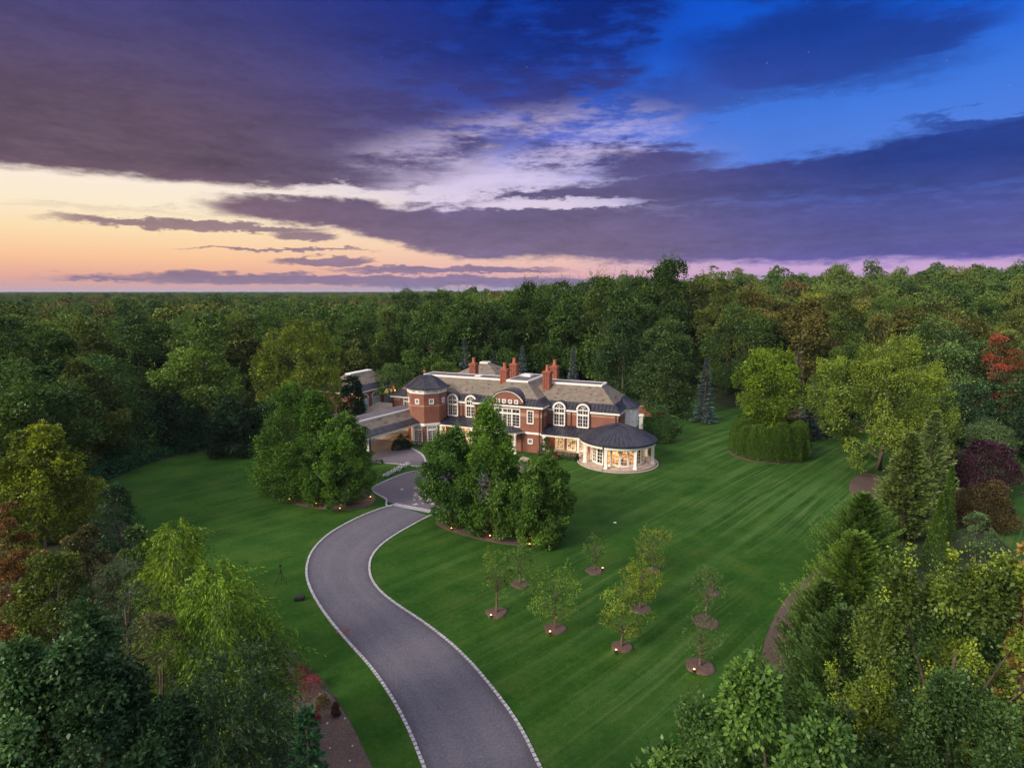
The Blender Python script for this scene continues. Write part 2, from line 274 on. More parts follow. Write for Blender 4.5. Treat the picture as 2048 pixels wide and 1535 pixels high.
# ------------------------------------------------------------------ mesh helpers
class MB:
    def __init__(s): s.v = []; s.f = []
    def add(s, vs, fs):
        k = len(s.v); s.v += [tuple(p) for p in vs]; s.f += [tuple(i+k for i in f) for f in fs]; return s
    def box(s, x0, x1, y0, y1, z0, z1):
        return s.add([(x0, y0, z0), (x1, y0, z0), (x1, y1, z0), (x0, y1, z0), (x0, y0, z1), (x1, y0, z1), (x1, y1, z1), (x0, y1, z1)],
                     [(3, 2, 1, 0), (4, 5, 6, 7), (0, 1, 5, 4), (1, 2, 6, 5), (2, 3, 7, 6), (3, 0, 4, 7)])
    def prism(s, poly, z0, z1):
        n = len(poly); return s.add([(x, y, z0) for x, y in poly]+[(x, y, z1) for x, y in poly],
            [tuple(range(n))[::-1], tuple(range(n, 2*n))]+[(i, (i+1) % n, n+(i+1) % n, n+i) for i in range(n)])
    def loft(s, rings, cap0=True, cap1=True):
        n = len(rings[0]); vs = [p for r in rings for p in r]; fs = []
        for k in range(len(rings)-1):
            for i in range(n): fs.append((k*n+i, k*n+(i+1) % n, (k+1)*n+(i+1) % n, (k+1)*n+i))
        if cap0: fs.append(tuple(range(n))[::-1])
        if cap1: fs.append(tuple(range((len(rings)-1)*n, len(rings)*n)))
        return s.add(vs, fs)
    def lathe(s, cx, cy, prof, n=24, cap0=True, cap1=True):
        return s.loft([[(cx+r*math.cos(2*math.pi*i/n), cy+r*math.sin(2*math.pi*i/n), z) for i in range(n)] for r, z in prof], cap0, cap1)
    def tube(s, pts, rad, n=6):
        rings = []
        for i, p in enumerate(pts):
            a = Vector(pts[max(0, i-1)]); b = Vector(pts[min(len(pts)-1, i+1)]); d = (b-a).normalized()
            q = d.to_track_quat('Z', 'Y'); r = rad[i] if hasattr(rad, '__len__') else rad
            rings.append([tuple(Vector(p)+q @ Vector((r*math.cos(2*math.pi*k/n), r*math.sin(2*math.pi*k/n), 0))) for k in range(n)])
        return s.loft(rings)
    def build(s, name, m, parent=None, smooth=False, mtx=None):
        me = bpy.data.meshes.new(name); vs = s.v
        if mtx is not None: vs = [tuple(mtx @ Vector(p)) for p in vs]
        me.from_pydata(vs, [], s.f); me.materials.append(m); me.validate()
        if smooth: me.polygons.foreach_set('use_smooth', [True]*len(me.polygons))
        o = bpy.data.objects.new(name, me); C.objects.link(o)
        if parent: o.parent = parent
        return o
def tag(o, label=None, cat=None, group=None, kind=None):
    if label: o['label'] = label
    if cat: o['category'] = cat
    if group: o['group'] = group
    if kind: o['kind'] = kind
    return o
def empty(name, loc, rz=0., label=None, cat=None, group=None):
    o = bpy.data.objects.new(name, None); C.objects.link(o); o.location = loc; o.rotation_euler = (0, 0, rz); o.empty_display_size = .3
    return tag(o, label, cat, group)
def structure(o): o['kind'] = 'structure'; return o
def sstep(x, a, b): t = np.clip((x-a)/(b-a), 0, 1); return t*t*(3-2*t)
def terr(x, y):     # the wooded rise on the right
    x = np.asarray(x, float); y = np.asarray(y, float); d = np.hypot(x, y); az = np.degrees(np.arctan2(x, np.maximum(y, 1e-3)))
    h = sstep(az, 4, 22)*sstep(d, 150, 420)*13.5 + sstep(az, 24, 40)*sstep(d, 110, 420)*3.5
    h = h*(1-.75*sstep(d, 650, 1500)) + np.sin(x*.013+1)*np.sin(y*.011)*1.5*sstep(d, 220, 500)
    return h
# ------------------------------------------------------------------ ground
def ground():
    xs = np.concatenate([-np.geomspace(9000, 60, 34), np.linspace(-50, 50, 11), np.geomspace(60, 9000, 34)])
    ys = np.concatenate([np.linspace(-80, 420, 60), np.geomspace(440, 12000, 34)])
    X, Y = np.meshgrid(xs, ys); Z = terr(X, Y); v = np.stack([X.ravel(), Y.ravel(), Z.ravel()], 1); nx = len(xs)
    f = [(j*nx+i, j*nx+i+1, (j+1)*nx+i+1, (j+1)*nx+i) for j in range(len(ys)-1) for i in range(nx-1)]
    b = MB(); b.v = [tuple(p) for p in v]; b.f = f; return structure(b.build('ground', FLOOR, smooth=True))
ground()
def smooth_line(p, k=3, closed=False):
    p = [tuple(q) for q in p]
    for _ in range(k):
        q = []
        n = len(p)
        rng = range(n) if closed else range(n-1)
        if not closed: q.append(p[0])
        for i in rng:
            a, b = p[i], p[(i+1) % n]
            q.append((.75*a[0]+.25*b[0], .75*a[1]+.25*b[1])); q.append((.25*a[0]+.75*b[0], .25*a[1]+.75*b[1]))
        if not closed: q.append(p[-1])
        p = q
    return p
def sheet(name, poly, z, m, parent=None):
    import bmesh
    bm = bmesh.new(); vs = [bm.verts.new((x, y, z)) for x, y in poly]; f = bm.faces.new(vs); bmesh.ops.triangulate(bm, faces=[f])
    for f in bm.faces:
        f.normal_update()
        if f.normal.z < 0: f.normal_flip()
    me = bpy.data.meshes.new(name); bm.to_mesh(me); bm.free(); me.materials.append(m)
    o = bpy.data.objects.new(name, me); C.objects.link(o); o.parent = parent; return o
LAWN_PX = [(900, 1900), (780, 1600), (742, 1535), (700, 1440), (660, 1370), (590, 1305), (520, 1250), (440, 1170), (330, 1110), (262, 1050), (205, 990), (214, 962), (290, 930), (370, 908), (440, 900), (520, 884), (600, 850), (690, 815), (900, 790), (1200, 788), (1350, 792), (1400, 799), (1490, 820), (1600, 842), (1700, 850), (1760, 868), (1790, 905), (1760, 960), (1745, 990), (1690, 1060), (1640, 1130), (1588, 1195), (1545, 1250), (1522, 1310), (1512, 1380), (1500, 1450), (1480, 1535), (1440, 1900)]
structure(sheet('lawn', smooth_line([G(*p) for p in LAWN_PX], 2, True), .02, GRASS))
structure(sheet('lawn', smooth_line([G(*p) for p in [(1985, 905), (2140, 890), (2300, 960), (2300, 1150), (2120, 1160), (2020, 1100), (1960, 1040)]], 2, True), .02, GRASS))
# driveway
DL = [(905, 1700), (850, 1535), (803, 1425), (745, 1335), (690, 1278), (640, 1215), (614, 1165), (612, 1130), (625, 1098), (655, 1068), (700, 1042), (745, 1022), (788, 1009)]
DR = [(1160, 1700), (1080, 1535), (1040, 1450), (985, 1375), (920, 1300), (850, 1245), (775, 1197), (743, 1163), (737, 1132), (745, 1107), (770, 1082), (812, 1056), (858, 1032)]
dl = smooth_line([G(*p) for p in DL], 3); dr = smooth_line([G(*p) for p in DR], 3)
def resample(p, n):
    p = np.array(p); s = np.concatenate([[0], np.cumsum(np.hypot(*np.diff(p, axis=0).T))]); t = np.linspace(0, s[-1], n)
    return np.stack([np.interp(t, s, p[:, 0]), np.interp(t, s, p[:, 1])], 1)
a, b = resample(dl, 90), resample(dr, 90)
mb = MB()
NA = 13
for i in range(90): mb.v += [(*(a[i]*(1-k/(NA-1))+b[i]*k/(NA-1)), .035) for k in range(NA)]
mb.f = [(i*NA+k, i*NA+k+1, (i+1)*NA+k+1, (i+1)*NA+k) for i in range(89) for k in range(NA-1)]
dv = structure(mb.build('driveway', ASPH)); at_ = dv.data.attributes.new('across', 'FLOAT', 'POINT'); at_.data.foreach_set('value', np.tile(np.linspace(0, 1, NA), 90).astype(np.float32))
CT = [(788, 1009), (757, 992), (738, 978), (770, 962), (822, 941), (900, 944), (960, 950), (1010, 938), (1046, 922), (1085, 935), (1075, 960), (1000, 990), (950, 1010), (905, 1022), (860, 1022)]
structure(sheet('courtyard', smooth_line([G(*p) for p in CT], 1, True), .030, COURT))
PC = [(728, 930), (752, 905), (705, 880), (640, 868), (600, 850), (650, 820), (700, 815), (760, 822), (765, 850), (760, 872), (810, 885), (845, 905), (858, 925), (850, 934), (800, 928), (752, 925)]
structure(sheet('forecourt', [G(*p) for p in PC], .030, COURT))
def stone_strip(name, line, width=.18, h=.07, step=.34, closed=False, m=GRANITE, z0=0.02):
    n = max(3, int(sum(math.dist(line[i], line[i+1]) for i in range(len(line)-1))/step)); q = resample(line, n+1); b = MB(); rnd = random.Random(5)
    for i in range(n):
        p0, p1 = q[i], q[i+1]; d = p1-p0; L = np.hypot(*d); d = d/L; nn = np.array([-d[1], d[0]])*width/2; g = d*L*.11
        c = [p0+g+nn, p0+g-nn, p1-g-nn, p1-g+nn]; b.prism([tuple(x) for x in c][::-1] if False else [tuple(x) for x in c], z0, z0+h*(.85+.3*rnd.random()))
    return structure(b.build(name, m))
stone_strip('kerb', [tuple(p) for p in dl]); stone_strip('kerb', [tuple(p) for p in dr])
stone_strip('kerb', smooth_line([G(*p) for p in [(788, 1009), (779, 1014), (771, 1010), (775, 998), (757, 990), (738, 978), (770, 962), (822, 941), (860, 942), (920, 946)]], 2))
stone_strip('kerb', smooth_line([G(*p) for p in [(752, 925), (800, 928), (848, 935), (852, 925), (846, 908), (812, 892), (795, 886)]], 2), .25)
stone_strip('kerb', smooth_line([G(*p) for p in [(858, 1032), (900, 1018), (960, 1000)]], 1))
q = [G(787, 1008), G(862, 1023)]; stone_strip('kerb', [q[0], q[1]], .8, .03, .35)
# pale stone carpet in the courtyard
mb = MB(); rnd = random.Random(3); cx, cy = G(842, 985)
for k in range(150):
    a_ = rnd.uniform(0, 6.28); r = abs(rnd.gauss(0, 1))*1.2; x, y = cx+r*math.cos(a_)*.8+.6, cy+r*math.sin(a_)*2.0; s = rnd.uniform(.12, .3); t = rnd.uniform(0, 1.6)
    mb.prism([(x+s*math.cos(t+j*1.571), y+s*math.sin(t+j*1.571)) for j in range(4)], .031, .05)
tag(structure(mb.build('stone_inlay', STONE)))
structure(sheet('path', [G(*p) for p in [(1012, 938), (1046, 912), (1062, 918), (1030, 946)]], .045, PAVER))
mb = MB(); x, y = G(686, 1262); mb.box(x-.45, x+.45, y-.3, y+.3, .036, .048)
for i in range(7): mb.box(x-.40+i*.12, x-.33+i*.12, y-.25, y+.25, .0481, .056)
tag(mb.build('drain_grate', m_plain('rusted_iron', (.10, .04, .03), (.14, .06, .05), 8, .7)), 'rust red rectangular drain grate set in the asphalt driveway', 'drain grate')
# mulch beds
def bed(pts, label, group=None, h=.06, m=MULCH):
    p = smooth_line(pts, 2, True); c = np.mean(np.array(p), 0); b = MB()
    inner = [tuple(c+(np.array(q)-c)*.9) for q in p]
    b.loft([[(x, y, .0) for x, y in p], [(x, y, .045) for x, y in p], [(x, y, .03+h) for x, y in inner]], False, True)
    return tag(b.build('mulch_bed', m), label, 'mulch bed', group)
bed([G(*p) for p in [(560, 985), (568, 1003), (620, 1016), (690, 1022), (748, 1012), (752, 985), (690, 965), (600, 965)]], 'long dark mulch bed under the maples left of the driveway')
bed([G(*p) for p in [(865, 1043), (890, 1060), (960, 1080), (1030, 1092), (1090, 1095), (1125, 1075), (1100, 1050), (1000, 1030), (900, 1025)]], 'long dark mulch bed under the maples right of the driveway')
bed([G(*p) for p in [(1600, 1165), (1568, 1200), (1540, 1250), (1522, 1310), (1514, 1380), (1560, 1440), (1640, 1460), (1760, 1380), (1800, 1240), (1760, 1120), (1690, 1090)]], 'brown mulch bed beneath the big cedars on the right')
bed([G(*p) for p in [(560, 1305), (600, 1350), (660, 1385), (700, 1440), (745, 1535), (790, 1640), (560, 1700), (450, 1500), (470, 1350)]], 'pinkish brown mulch bed with flowering shrubs at lower left')
bed([G(1735+r*38*math.cos(t), 975+r*30*math.sin(t)) for r in (1,) for t in np.linspace(0, 6.28, 13)[:-1]], 'round mulch patch at the foot of the large yellow green maple')
cr = G(1540, 905); bed([(cr[0]+5.3*math.cos(t)-1.0, cr[1]+5.3*math.sin(t)-.7) for t in np.linspace(0, 6.28, 25)[:-1]], 'round mulch ring beneath the circular evergreen hedge')

# ------------------------------------------------------------------ vegetation generators
def leaf_mesh(name, P, D, Nn, L, W, T):
    D = D/np.maximum(np.linalg.norm(D, axis=1, keepdims=True), 1e-6); S = np.cross(D, Nn); S /= np.maximum(np.linalg.norm(S, axis=1, keepdims=True), 1e-6)
    L = np.asarray(L).reshape(-1, 1); W = np.asarray(W).reshape(-1, 1)
    up = np.cross(S, D)*W*.22
    v = np.stack([P, P+D*L*.48+S*W*.5+up, P+D*L, P+D*L*.48-S*W*.5+up], 1).reshape(-1, 3).astype(np.float32)
    n = len(P); me = bpy.data.meshes.new(name)
    me.vertices.add(4*n); me.vertices.foreach_set('co', v.ravel()); me.loops.add(4*n); me.loops.foreach_set('vertex_index', np.arange(4*n, dtype=np.int32))
    me.polygons.add(n); me.polygons.foreach_set('loop_start', np.arange(0, 4*n, 4, dtype=np.int32)); me.polygons.foreach_set('loop_total', np.full(n, 4, np.int32))
    me.update(calc_edges=True); at = me.attributes.new('tint', 'FLOAT', 'FACE'); at.data.foreach_set('value', np.clip(T, 0, 1).astype(np.float32))
    me.materials.append(FOL); return me
PROF = dict(round=lambda t: np.sqrt(np.clip(1-(2*t-1)**2, 0, 1)), oval=lambda t: np.sqrt(np.clip(1-(2*t-.85)**2/1.35, 0.02, 1)),
            pyramid=lambda t: np.clip(1.12-t*1.05, .06, 1)*np.clip(t*6+.45, 0, 1), spread=lambda t: np.clip(.45+t*1.1, 0, 1)*np.sqrt(np.clip(1.02-t**3, 0, 1)),
            dome=lambda t: np.sqrt(np.clip(1.03-t**2, 0, 1)), cone=lambda t: np.clip(1.16-t*.88, .08, 1)*np.clip(.62+t*2.2, 0, 1), column=lambda t: np.clip(1.1-t**3, .1, 1)*np.clip(.7+t*2, 0, 1))
def rdir(r, n):
    v = r.normal(size=(n, 3)); return v/np.linalg.norm(v, axis=1, keepdims=True)
def crown(seed, h0, h1, rad, prof='round', nl=60, lr=.28, n=9000, leaf=.4, asp=.55, droop=.1, up=.35, shoots=0, sx=1., sl=1., su=1.1, tn=.12, nr=.45, st=.42, pz=.82, ti=.25):
    r = np.random.default_rng(seed); hh = h1-h0; w_ = PROF[prof]
    t = r.uniform(0.02, .97, nl*3); keep = r.uniform(0, 1, nl*3) < (.25+w_(t)); t = t[keep][:nl]; k = len(t)
    ang = np.arange(k)*2.399963+r.uniform(-.5, .5, k); lrr = lr*rad*r.uniform(.5, 1.4, k)
    env = np.maximum(w_(t)*rad-lrr*.65, .05*rad)*(1+r.uniform(-.16, .14, k))*(1+.17*np.sin(ang*3+seed+t*5)+.10*np.sin(ang*5-t*7+seed*2)); q = np.sqrt(r.uniform(.25, 1., k))
    c = np.stack([np.cos(ang)*env*q*sx, np.sin(ang)*env*q, h0+t*hh], 1)
    tl = r.uniform(0, 1, k)
    c[:, 2] += .05*hh*np.sin(ang*4+seed); wgt = lrr**2; idx = r.choice(k, n, p=wgt/wgt.sum()); d = rdir(r, n)
    cen = np.array([0, 0, h0+hh*.42]); o = c[idx]-cen; o /= np.maximum(np.linalg.norm(o, axis=1, keepdims=True), 1e-6)
    d = d+o*.55+np.array([0, 0, .3]); d /= np.linalg.norm(d, axis=1, keepdims=True)
    ph = r.uniform(0, 6.28, (k, 3)); f1 = r.integers(2, 5, (k, 3))
    lump = 1+.22*np.sin(d[:, 0]*f1[idx, 0]+ph[idx, 0])*np.sin(d[:, 1]*f1[idx, 1]*1.7+ph[idx, 1])+.12*np.sin(d[:, 2]*7+ph[idx, 2])
    rr = lrr[idx]*np.power(r.uniform(.34, 1., n), .33)*lump*(1+.10*np.abs(r.normal(size=n)))
    P = c[idx]+d*rr[:, None]*np.array([1., 1., pz]); P[:, :2] += o[:, :2]*((P[:, 2]-c[idx][:, 2])*ti)[:, None]; P[:, 2] = np.maximum(P[:, 2], h0*.55)
    D = d*.8+r.normal(size=(n, 3))*.55+np.array([0, 0, -droop]); Nn = d*.5+np.array([0, 0, up])+r.normal(size=(n, 3))*nr
    L = leaf*r.uniform(.55, 1.35, n)*r.uniform(.72, 1.25, k)[idx]; T = .16+.42*tl[idx]+r.normal(size=n)*tn
    if shoots:
        Ps, Ds, Ns, Ls, Ts = [], [], [], [], []
        si = r.choice(k, shoots)
        for j in si:
            dd = rdir(r, 1)[0]*.5+(c[j]-cen)/np.linalg.norm(c[j]-cen)*.7+np.array([0, 0, su]); dd /= np.linalg.norm(dd); base = c[j]+dd*lrr[j]*.45; ln = r.uniform(.5, 1.1)*lrr[j]*1.9*sl; m_ = int(34*max(1, sl))
            s = r.uniform(0, 1, m_); Ps.append(base+dd*s[:, None]*ln+r.normal(size=(m_, 3))*ln*.06); Ds.append(rdir(r, m_)+dd*.7); Ns.append(rdir(r, m_)+np.array([0, 0, .5]))
            Ls.append(leaf*r.uniform(.6, 1.1, m_)*(1.15-s*.5)); Ts.append(st+.22*s+r.normal(size=m_)*.12)
        P = np.concatenate([P]+Ps); D = np.concatenate([D]+Ds); Nn = np.concatenate([Nn]+Ns); L = np.concatenate([L]+Ls); T = np.concatenate([T]+Ts)
    return leaf_mesh('crown', P, D, Nn, L, L*asp, T), c, lrr
def trunk_mb(seed, h0, c, r0, lean=0., nb=9, top=None):
    r = random.Random(seed); b = MB(); top = top or max(p[2] for p in c)*.8
    pts = [(0, 0, -.2)]; x = y = 0
    for k in range(1, 6):
        x += r.uniform(-.04, .04)*top*.2; y += r.uniform(-.04, .04)*top*.2; pts.append((x, y, top*k/5))
    b.tube(pts, [r0*1.35, r0, r0*.8, r0*.6, r0*.38, r0*.15], 7)
    cs = list(c); r.shuffle(cs)
    for p in cs[:nb]:
        z0 = max(h0*.55, min(p[2]*.62, top*.8)); k = z0/top*5; i = min(int(k), 4); f = k-i; s = tuple(pts[i][j]*(1-f)+pts[i+1][j]*f for j in range(3))
        m_ = tuple((s[j]+p[j])/2 for j in range(3)); m_ = (m_[0], m_[1], m_[2]+.06*abs(p[2]-s[2])-.02*top); rr = r0*.42*(1-z0/top*.5)
        b.tube([s, m_, tuple(p)], [rr, rr*.65, rr*.2], 5)
    return b
def conifer(seed, h, rad, n_br=160, per=60, leaf=.3, asp=.35, droop=.25, base=.04, tip_up=.2, bulge=1.0, open_=.0, flat=.25):
    r = np.random.default_rng(seed); P = []; D = []; Nn = []; L = []; T = []
    t = np.sort(r.uniform(base, .985, n_br)); ang = np.arange(n_br)*2.399963+r.uniform(-.3, .3, n_br)
    for i in range(n_br):
        ln = rad*np.power(max(1-t[i], .0), .8 if bulge > 1 else 1.0)*((.62+.62*r.random()) if bulge > 1 else (.78+.42*r.random()))+.05*rad
        if bulge > 1: ln *= min(1, .6+t[i]*3)
        z = t[i]*h; a = ang[i]; s = np.power(r.uniform(.08, 1, per), .75)
        px = s*ln; lat = (r.uniform(-1, 1, per))*ln*(.27-.21*s); zz = z-droop*ln*s+tip_up*ln*s**2+r.normal(size=per)*ln*.05*flat*4*(1-s*.6)
        ca, sa = math.cos(a), math.sin(a)
        P.append(np.stack([px*ca-lat*sa, px*sa+lat*ca, zz], 1)); sg = np.sign(lat)
        D.append(np.stack([ca-.7*sg*sa, sa+.7*sg*ca, np.full(per, tip_up*1.2-.1)], 1)+r.normal(size=(per, 3))*.25)
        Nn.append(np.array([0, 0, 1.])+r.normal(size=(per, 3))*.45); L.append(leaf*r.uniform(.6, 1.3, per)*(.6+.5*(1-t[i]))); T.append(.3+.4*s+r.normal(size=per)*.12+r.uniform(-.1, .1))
    P, D, Nn, L, T = map(np.concatenate, (P, D, Nn, L, T)); return leaf_mesh('crown', P, D, Nn, L, L*asp, T)
def columnar(seed, h, rad, n=2500, leaf=.22, asp=.4, pw=.5, lo=0.0):
    r = np.random.default_rng(seed); t = r.uniform(0, 1, n); ridge = r.uniform(0, 6.28, 4); a = r.uniform(0, 6.28, n)
    w_ = np.clip(1-t**(1/pw), 0, 1)**pw*(.82+.18*np.clip(t*6, 0, 1)) if pw < 1 else (1-t)*.97+.03
    bump = 1+.10*np.sin(a*5+ridge[0]+t*4)+.07*np.sin(a*9+t*14+ridge[1])
    q = rad*w_*bump*np.power(r.uniform(.45, 1, n), .3)
    P = np.stack([np.cos(a)*q, np.sin(a)*q, lo+t*(h-lo)], 1); o = np.stack([np.cos(a), np.sin(a), np.zeros(n)], 1)
    D = o*.7+np.array([0, 0, .7])+r.normal(size=(n, 3))*.6; Nn = o+r.normal(size=(n, 3))*.55
    L = leaf*r.uniform(.6, 1.3, n); T = .36+r.normal(size=n)*.17
    return leaf_mesh('crown', P, D, Nn, L, L*asp, T)
def willow(seed, h0, h1, rad, nstr=900, per=34, leaf=.16, prof='dome', asp=.2, upw=.3):
    r = np.random.default_rng(seed); t = r.uniform(.2, 1, nstr); a = r.uniform(0, 6.28, nstr); w_ = PROF[prof](t)*rad*np.sqrt(r.uniform(.35, 1, nstr))
    lobe = 1+.2*np.sin(a*4+seed)+.12*np.sin(a*7+t*9); s0 = np.stack([np.cos(a)*w_*lobe*.8, np.sin(a)*w_*lobe*.8, h0+t*(h1-h0)*(.9+.1*np.sin(a*5+seed))], 1)
    o = np.stack([np.cos(a), np.sin(a), np.full(nstr, upw)], 1)+r.normal(size=(nstr, 3))*.45; ln = r.uniform(.35, .9, nstr)*rad*.42
    s = r.uniform(0, 1, (nstr, per)); P = s0[:, None]+o[:, None]*(ln[:, None]*s)[..., None]*.9+np.array([0, 0, -1.])*(ln[:, None]*s**2*1.0)[..., None]
    D = o[:, None]*np.ones((1, per, 1))*.6+np.array([0, 0, -1.])*(s*1.7)[..., None]+r.normal(size=(nstr, per, 3))*.42; P = P+r.normal(size=P.shape)*leaf*.35
    n = nstr*per; L = leaf*r.uniform(.6, 1.3, n); T = np.repeat(r.uniform(.2, .7, nstr), per)+r.normal(size=n)*.12+.15*(t.repeat(per)-.5)
    return leaf_mesh('crown', P.reshape(-1, 3), D.reshape(-1, 3), rdir(r, n), L, L*asp, T)
def fol(me, parent, col, name='crown'):
    o = bpy.data.objects.new(name, me); C.objects.link(o); o.parent = parent; o.color = (*col, 1); return o
def at_top(px, py_top, D_):      # ground point and height for a thing at distance D_ whose top shows at py_top
    d = ray(px, py_top); t = D_/d[1]; return d[0]*t, D_, H+d[2]*t
def broadleaf(name, label, loc, h, rad, col, seed, n=20000, leaf=.25, h0=None, prof='round', nl=70, lr=.27, group=None, r0=None, cat='tree', nb=10, **kw):
    h0 = h*.12 if h0 is None else h0
    root = empty(name, (loc[0], loc[1], float(terr(*loc[:2]))), 0, label, cat, group)
    rad *= .92; me, c, lrr = crown(seed, h0, h-lr*rad*.6, rad, prof, nl, lr, n, leaf, **kw)
    fol(me, root, col); trunk_mb(seed, h0, c, r0 or h*.018, nb=nb).build('trunk', BARK, root, True)
    return root
# ------------------------------------------------------------------ the mansion (local: u right along the front, v away from the viewer)
A_ = R_(-23.3); HO = (4.42, 86.72)
house = empty('brick_mansion', (*HO, 0), A_, 'long red brick mansion with grey slate roofs, octagonal stair tower and round glazed sunroom', 'mansion')
def hw(u, v): ca, sa = math.cos(A_), math.sin(A_); return HO[0]+u*ca-v*sa, HO[1]+u*sa+v*ca
def part(mb, name, m, parent=house, smooth=False, mtx=None, label=None):
    o = mb.build(name, m, parent, smooth, mtx)
    if label: o['label'] = label
    return o
CF = (-11.2, 0., 0., 15.6)         # central block footprint
RW = (-5.5, 10.86, 2.6, 12.5); LW = (-28.2, -6., 2.6, 12.5)
def walls(rect, z0, z1, name='wall'):
    u0, u1, v0, v1 = rect; return part(MB().box(u0, u1, v0, v1, z0, z1), name, BRICK)
walls(CF, -.3, 7.15); walls(RW, -.3, 6.6); walls(LW, -.3, 6.6)
def hip(rect, ze, zm, zt, dm, dt, oh=.32, back=None, left=None, right=None):
    u0, u1, v0, v1 = rect; u0 -= oh; u1 += oh; v0 -= oh; v1 += oh
    def ring(d, z, k=1.):
        l = (left if left is not None else dt)*d/dt; rr = (right if right is not None else dt)*d/dt; bk = (back if back is not None else dt)*d/dt
        return [(u0+l, v0+d, z), (u1-rr, v0+d, z), (u1-rr, v1-bk, z), (u0+l, v1-bk, z)]
    s = MB().loft([ring(dm, zm), ring(dt, zt)], False, True); part(s, 'slate_roof', SLATE)
    rs = [ring(0, ze), ring(dm*.4, ze+(zm-ze)*.30), ring(dm+.04, zm+.05)]
    m_ = MB().loft([ring(0, ze-.04)]+rs, True, False)
    # standing seams
    for a, b, ra, rb in ((rs[0][0], rs[0][1], rs[2][0], rs[2][1]), (rs[0][1], rs[0][2], rs[2][1], rs[2][2]), (rs[0][3], rs[0][0], rs[2][3], rs[2][0])):
        L = math.dist(a, b); n = int(L/.55)
        for i in range(1, n):
            t = i/n; p = [a[j]+(b[j]-a[j])*t for j in range(3)]; L2 = math.dist(ra, rb); t2 = min(max((math.dist(a, b)*t-(L-L2)/2)/L2, 0), 1) if L2 > 0 else .5
            q_ = [ra[j]+(rb[j]-ra[j])*t2 for j in range(3)]; m_.tube([(p[0], p[1], p[2]+.02), (q_[0], q_[1], q_[2]+.01)], .035, 4)
    part(m_, 'metal_eave', METAL)
    r2 = ring(dt, zt); a, c = r2[0], r2[2]; t = MB(); w_ = .20
    t.box(a[0]-.02, c[0]+.02, a[1]-.02, a[1]+w_, zt-.1, zt+.27); t.box(a[0]-.02, c[0]+.02, c[1]-w_, c[1]+.02, zt-.1, zt+.27)
    t.box(a[0]-.02, a[0]+w_, a[1]+w_, c[1]-w_, zt-.1, zt+.27); t.box(c[0]-w_, c[0]+.02, a[1]+w_, c[1]-w_, zt-.1, zt+.27); part(t, 'roof_curb', WHITE)
    part(MB().box(a[0]+w_, c[0]-w_, a[1]+w_, c[1]-w_, zt-.05, zt+.24), 'flat_roof', FLATR)
    # cornice and gutter
    g = MB(); U0, U1, V0, V1 = rect; k = oh-.06
    g.box(U0-k, U1+k, V0-k, V0-.003, ze-.36, ze-.045); g.box(U0-k, U1+k, V1+.003, V1+k, ze-.36, ze-.045)
    g.box(U0-k, U0-.003, V0, V1, ze-.36, ze-.045); g.box(U1+.003, U1+k, V0, V1, ze-.36, ze-.045); part(g, 'cornice', WHITE)
hip(CF, 7.15, 8.0, 10.0, 1.15, 4.1)
hip(RW, 6.6, 7.55, 9.75, 1.15, 3.75); hip(LW, 6.6, 7.55, 9.75, 1.15, 3.6, left=4.6)
hip((-27.6, -10.2, 12.6, 27.2), 6.3, 7.2, 10.6, 1.1, 6.9, left=8.2, right=8.2); walls((-27.6, -10.2, 12.6, 27.2), -.3, 6.3)
# belt courses
def belts(u0, u1, v, zs, skip=()):
    for z0, z1 in zs:
        segs = [(u0, u1)]
        for a, c in skip: segs = [x for s0, s1 in segs for x in ((s0, min(s1, a)), (max(s0, c), s1)) if x[1]-x[0] > .02]
        for s0, s1 in segs: part(MB().box(s0, s1, v-.03, v+.05, z0, z1), 'belt_course', BELT)
belts(-3.6, .03, 0, [(5.45, 6.0)], [(-2.4, -1.25)]); belts(-11.23, -7.8, 0, [(5.45, 6.0)], [(-9.95, -8.8)])
belts(.0, 10.89, 2.6, [(5.75, 6.1)], [(.95, 2.95), (4.65, 6.65)]); belts(-28.23, -11.2, 2.6, [(5.75, 6.1)], [(-17.25, -15.25), (-13.95, -11.95), (-26.6, -24.3)])
part(MB().box(-.02, .03, .03, 2.55, 5.45, 6.0), 'belt_course', BELT); part(MB().box(10.84, 10.89, 2.65, 7.0, 5.75, 6.1), 'belt_course', BELT)
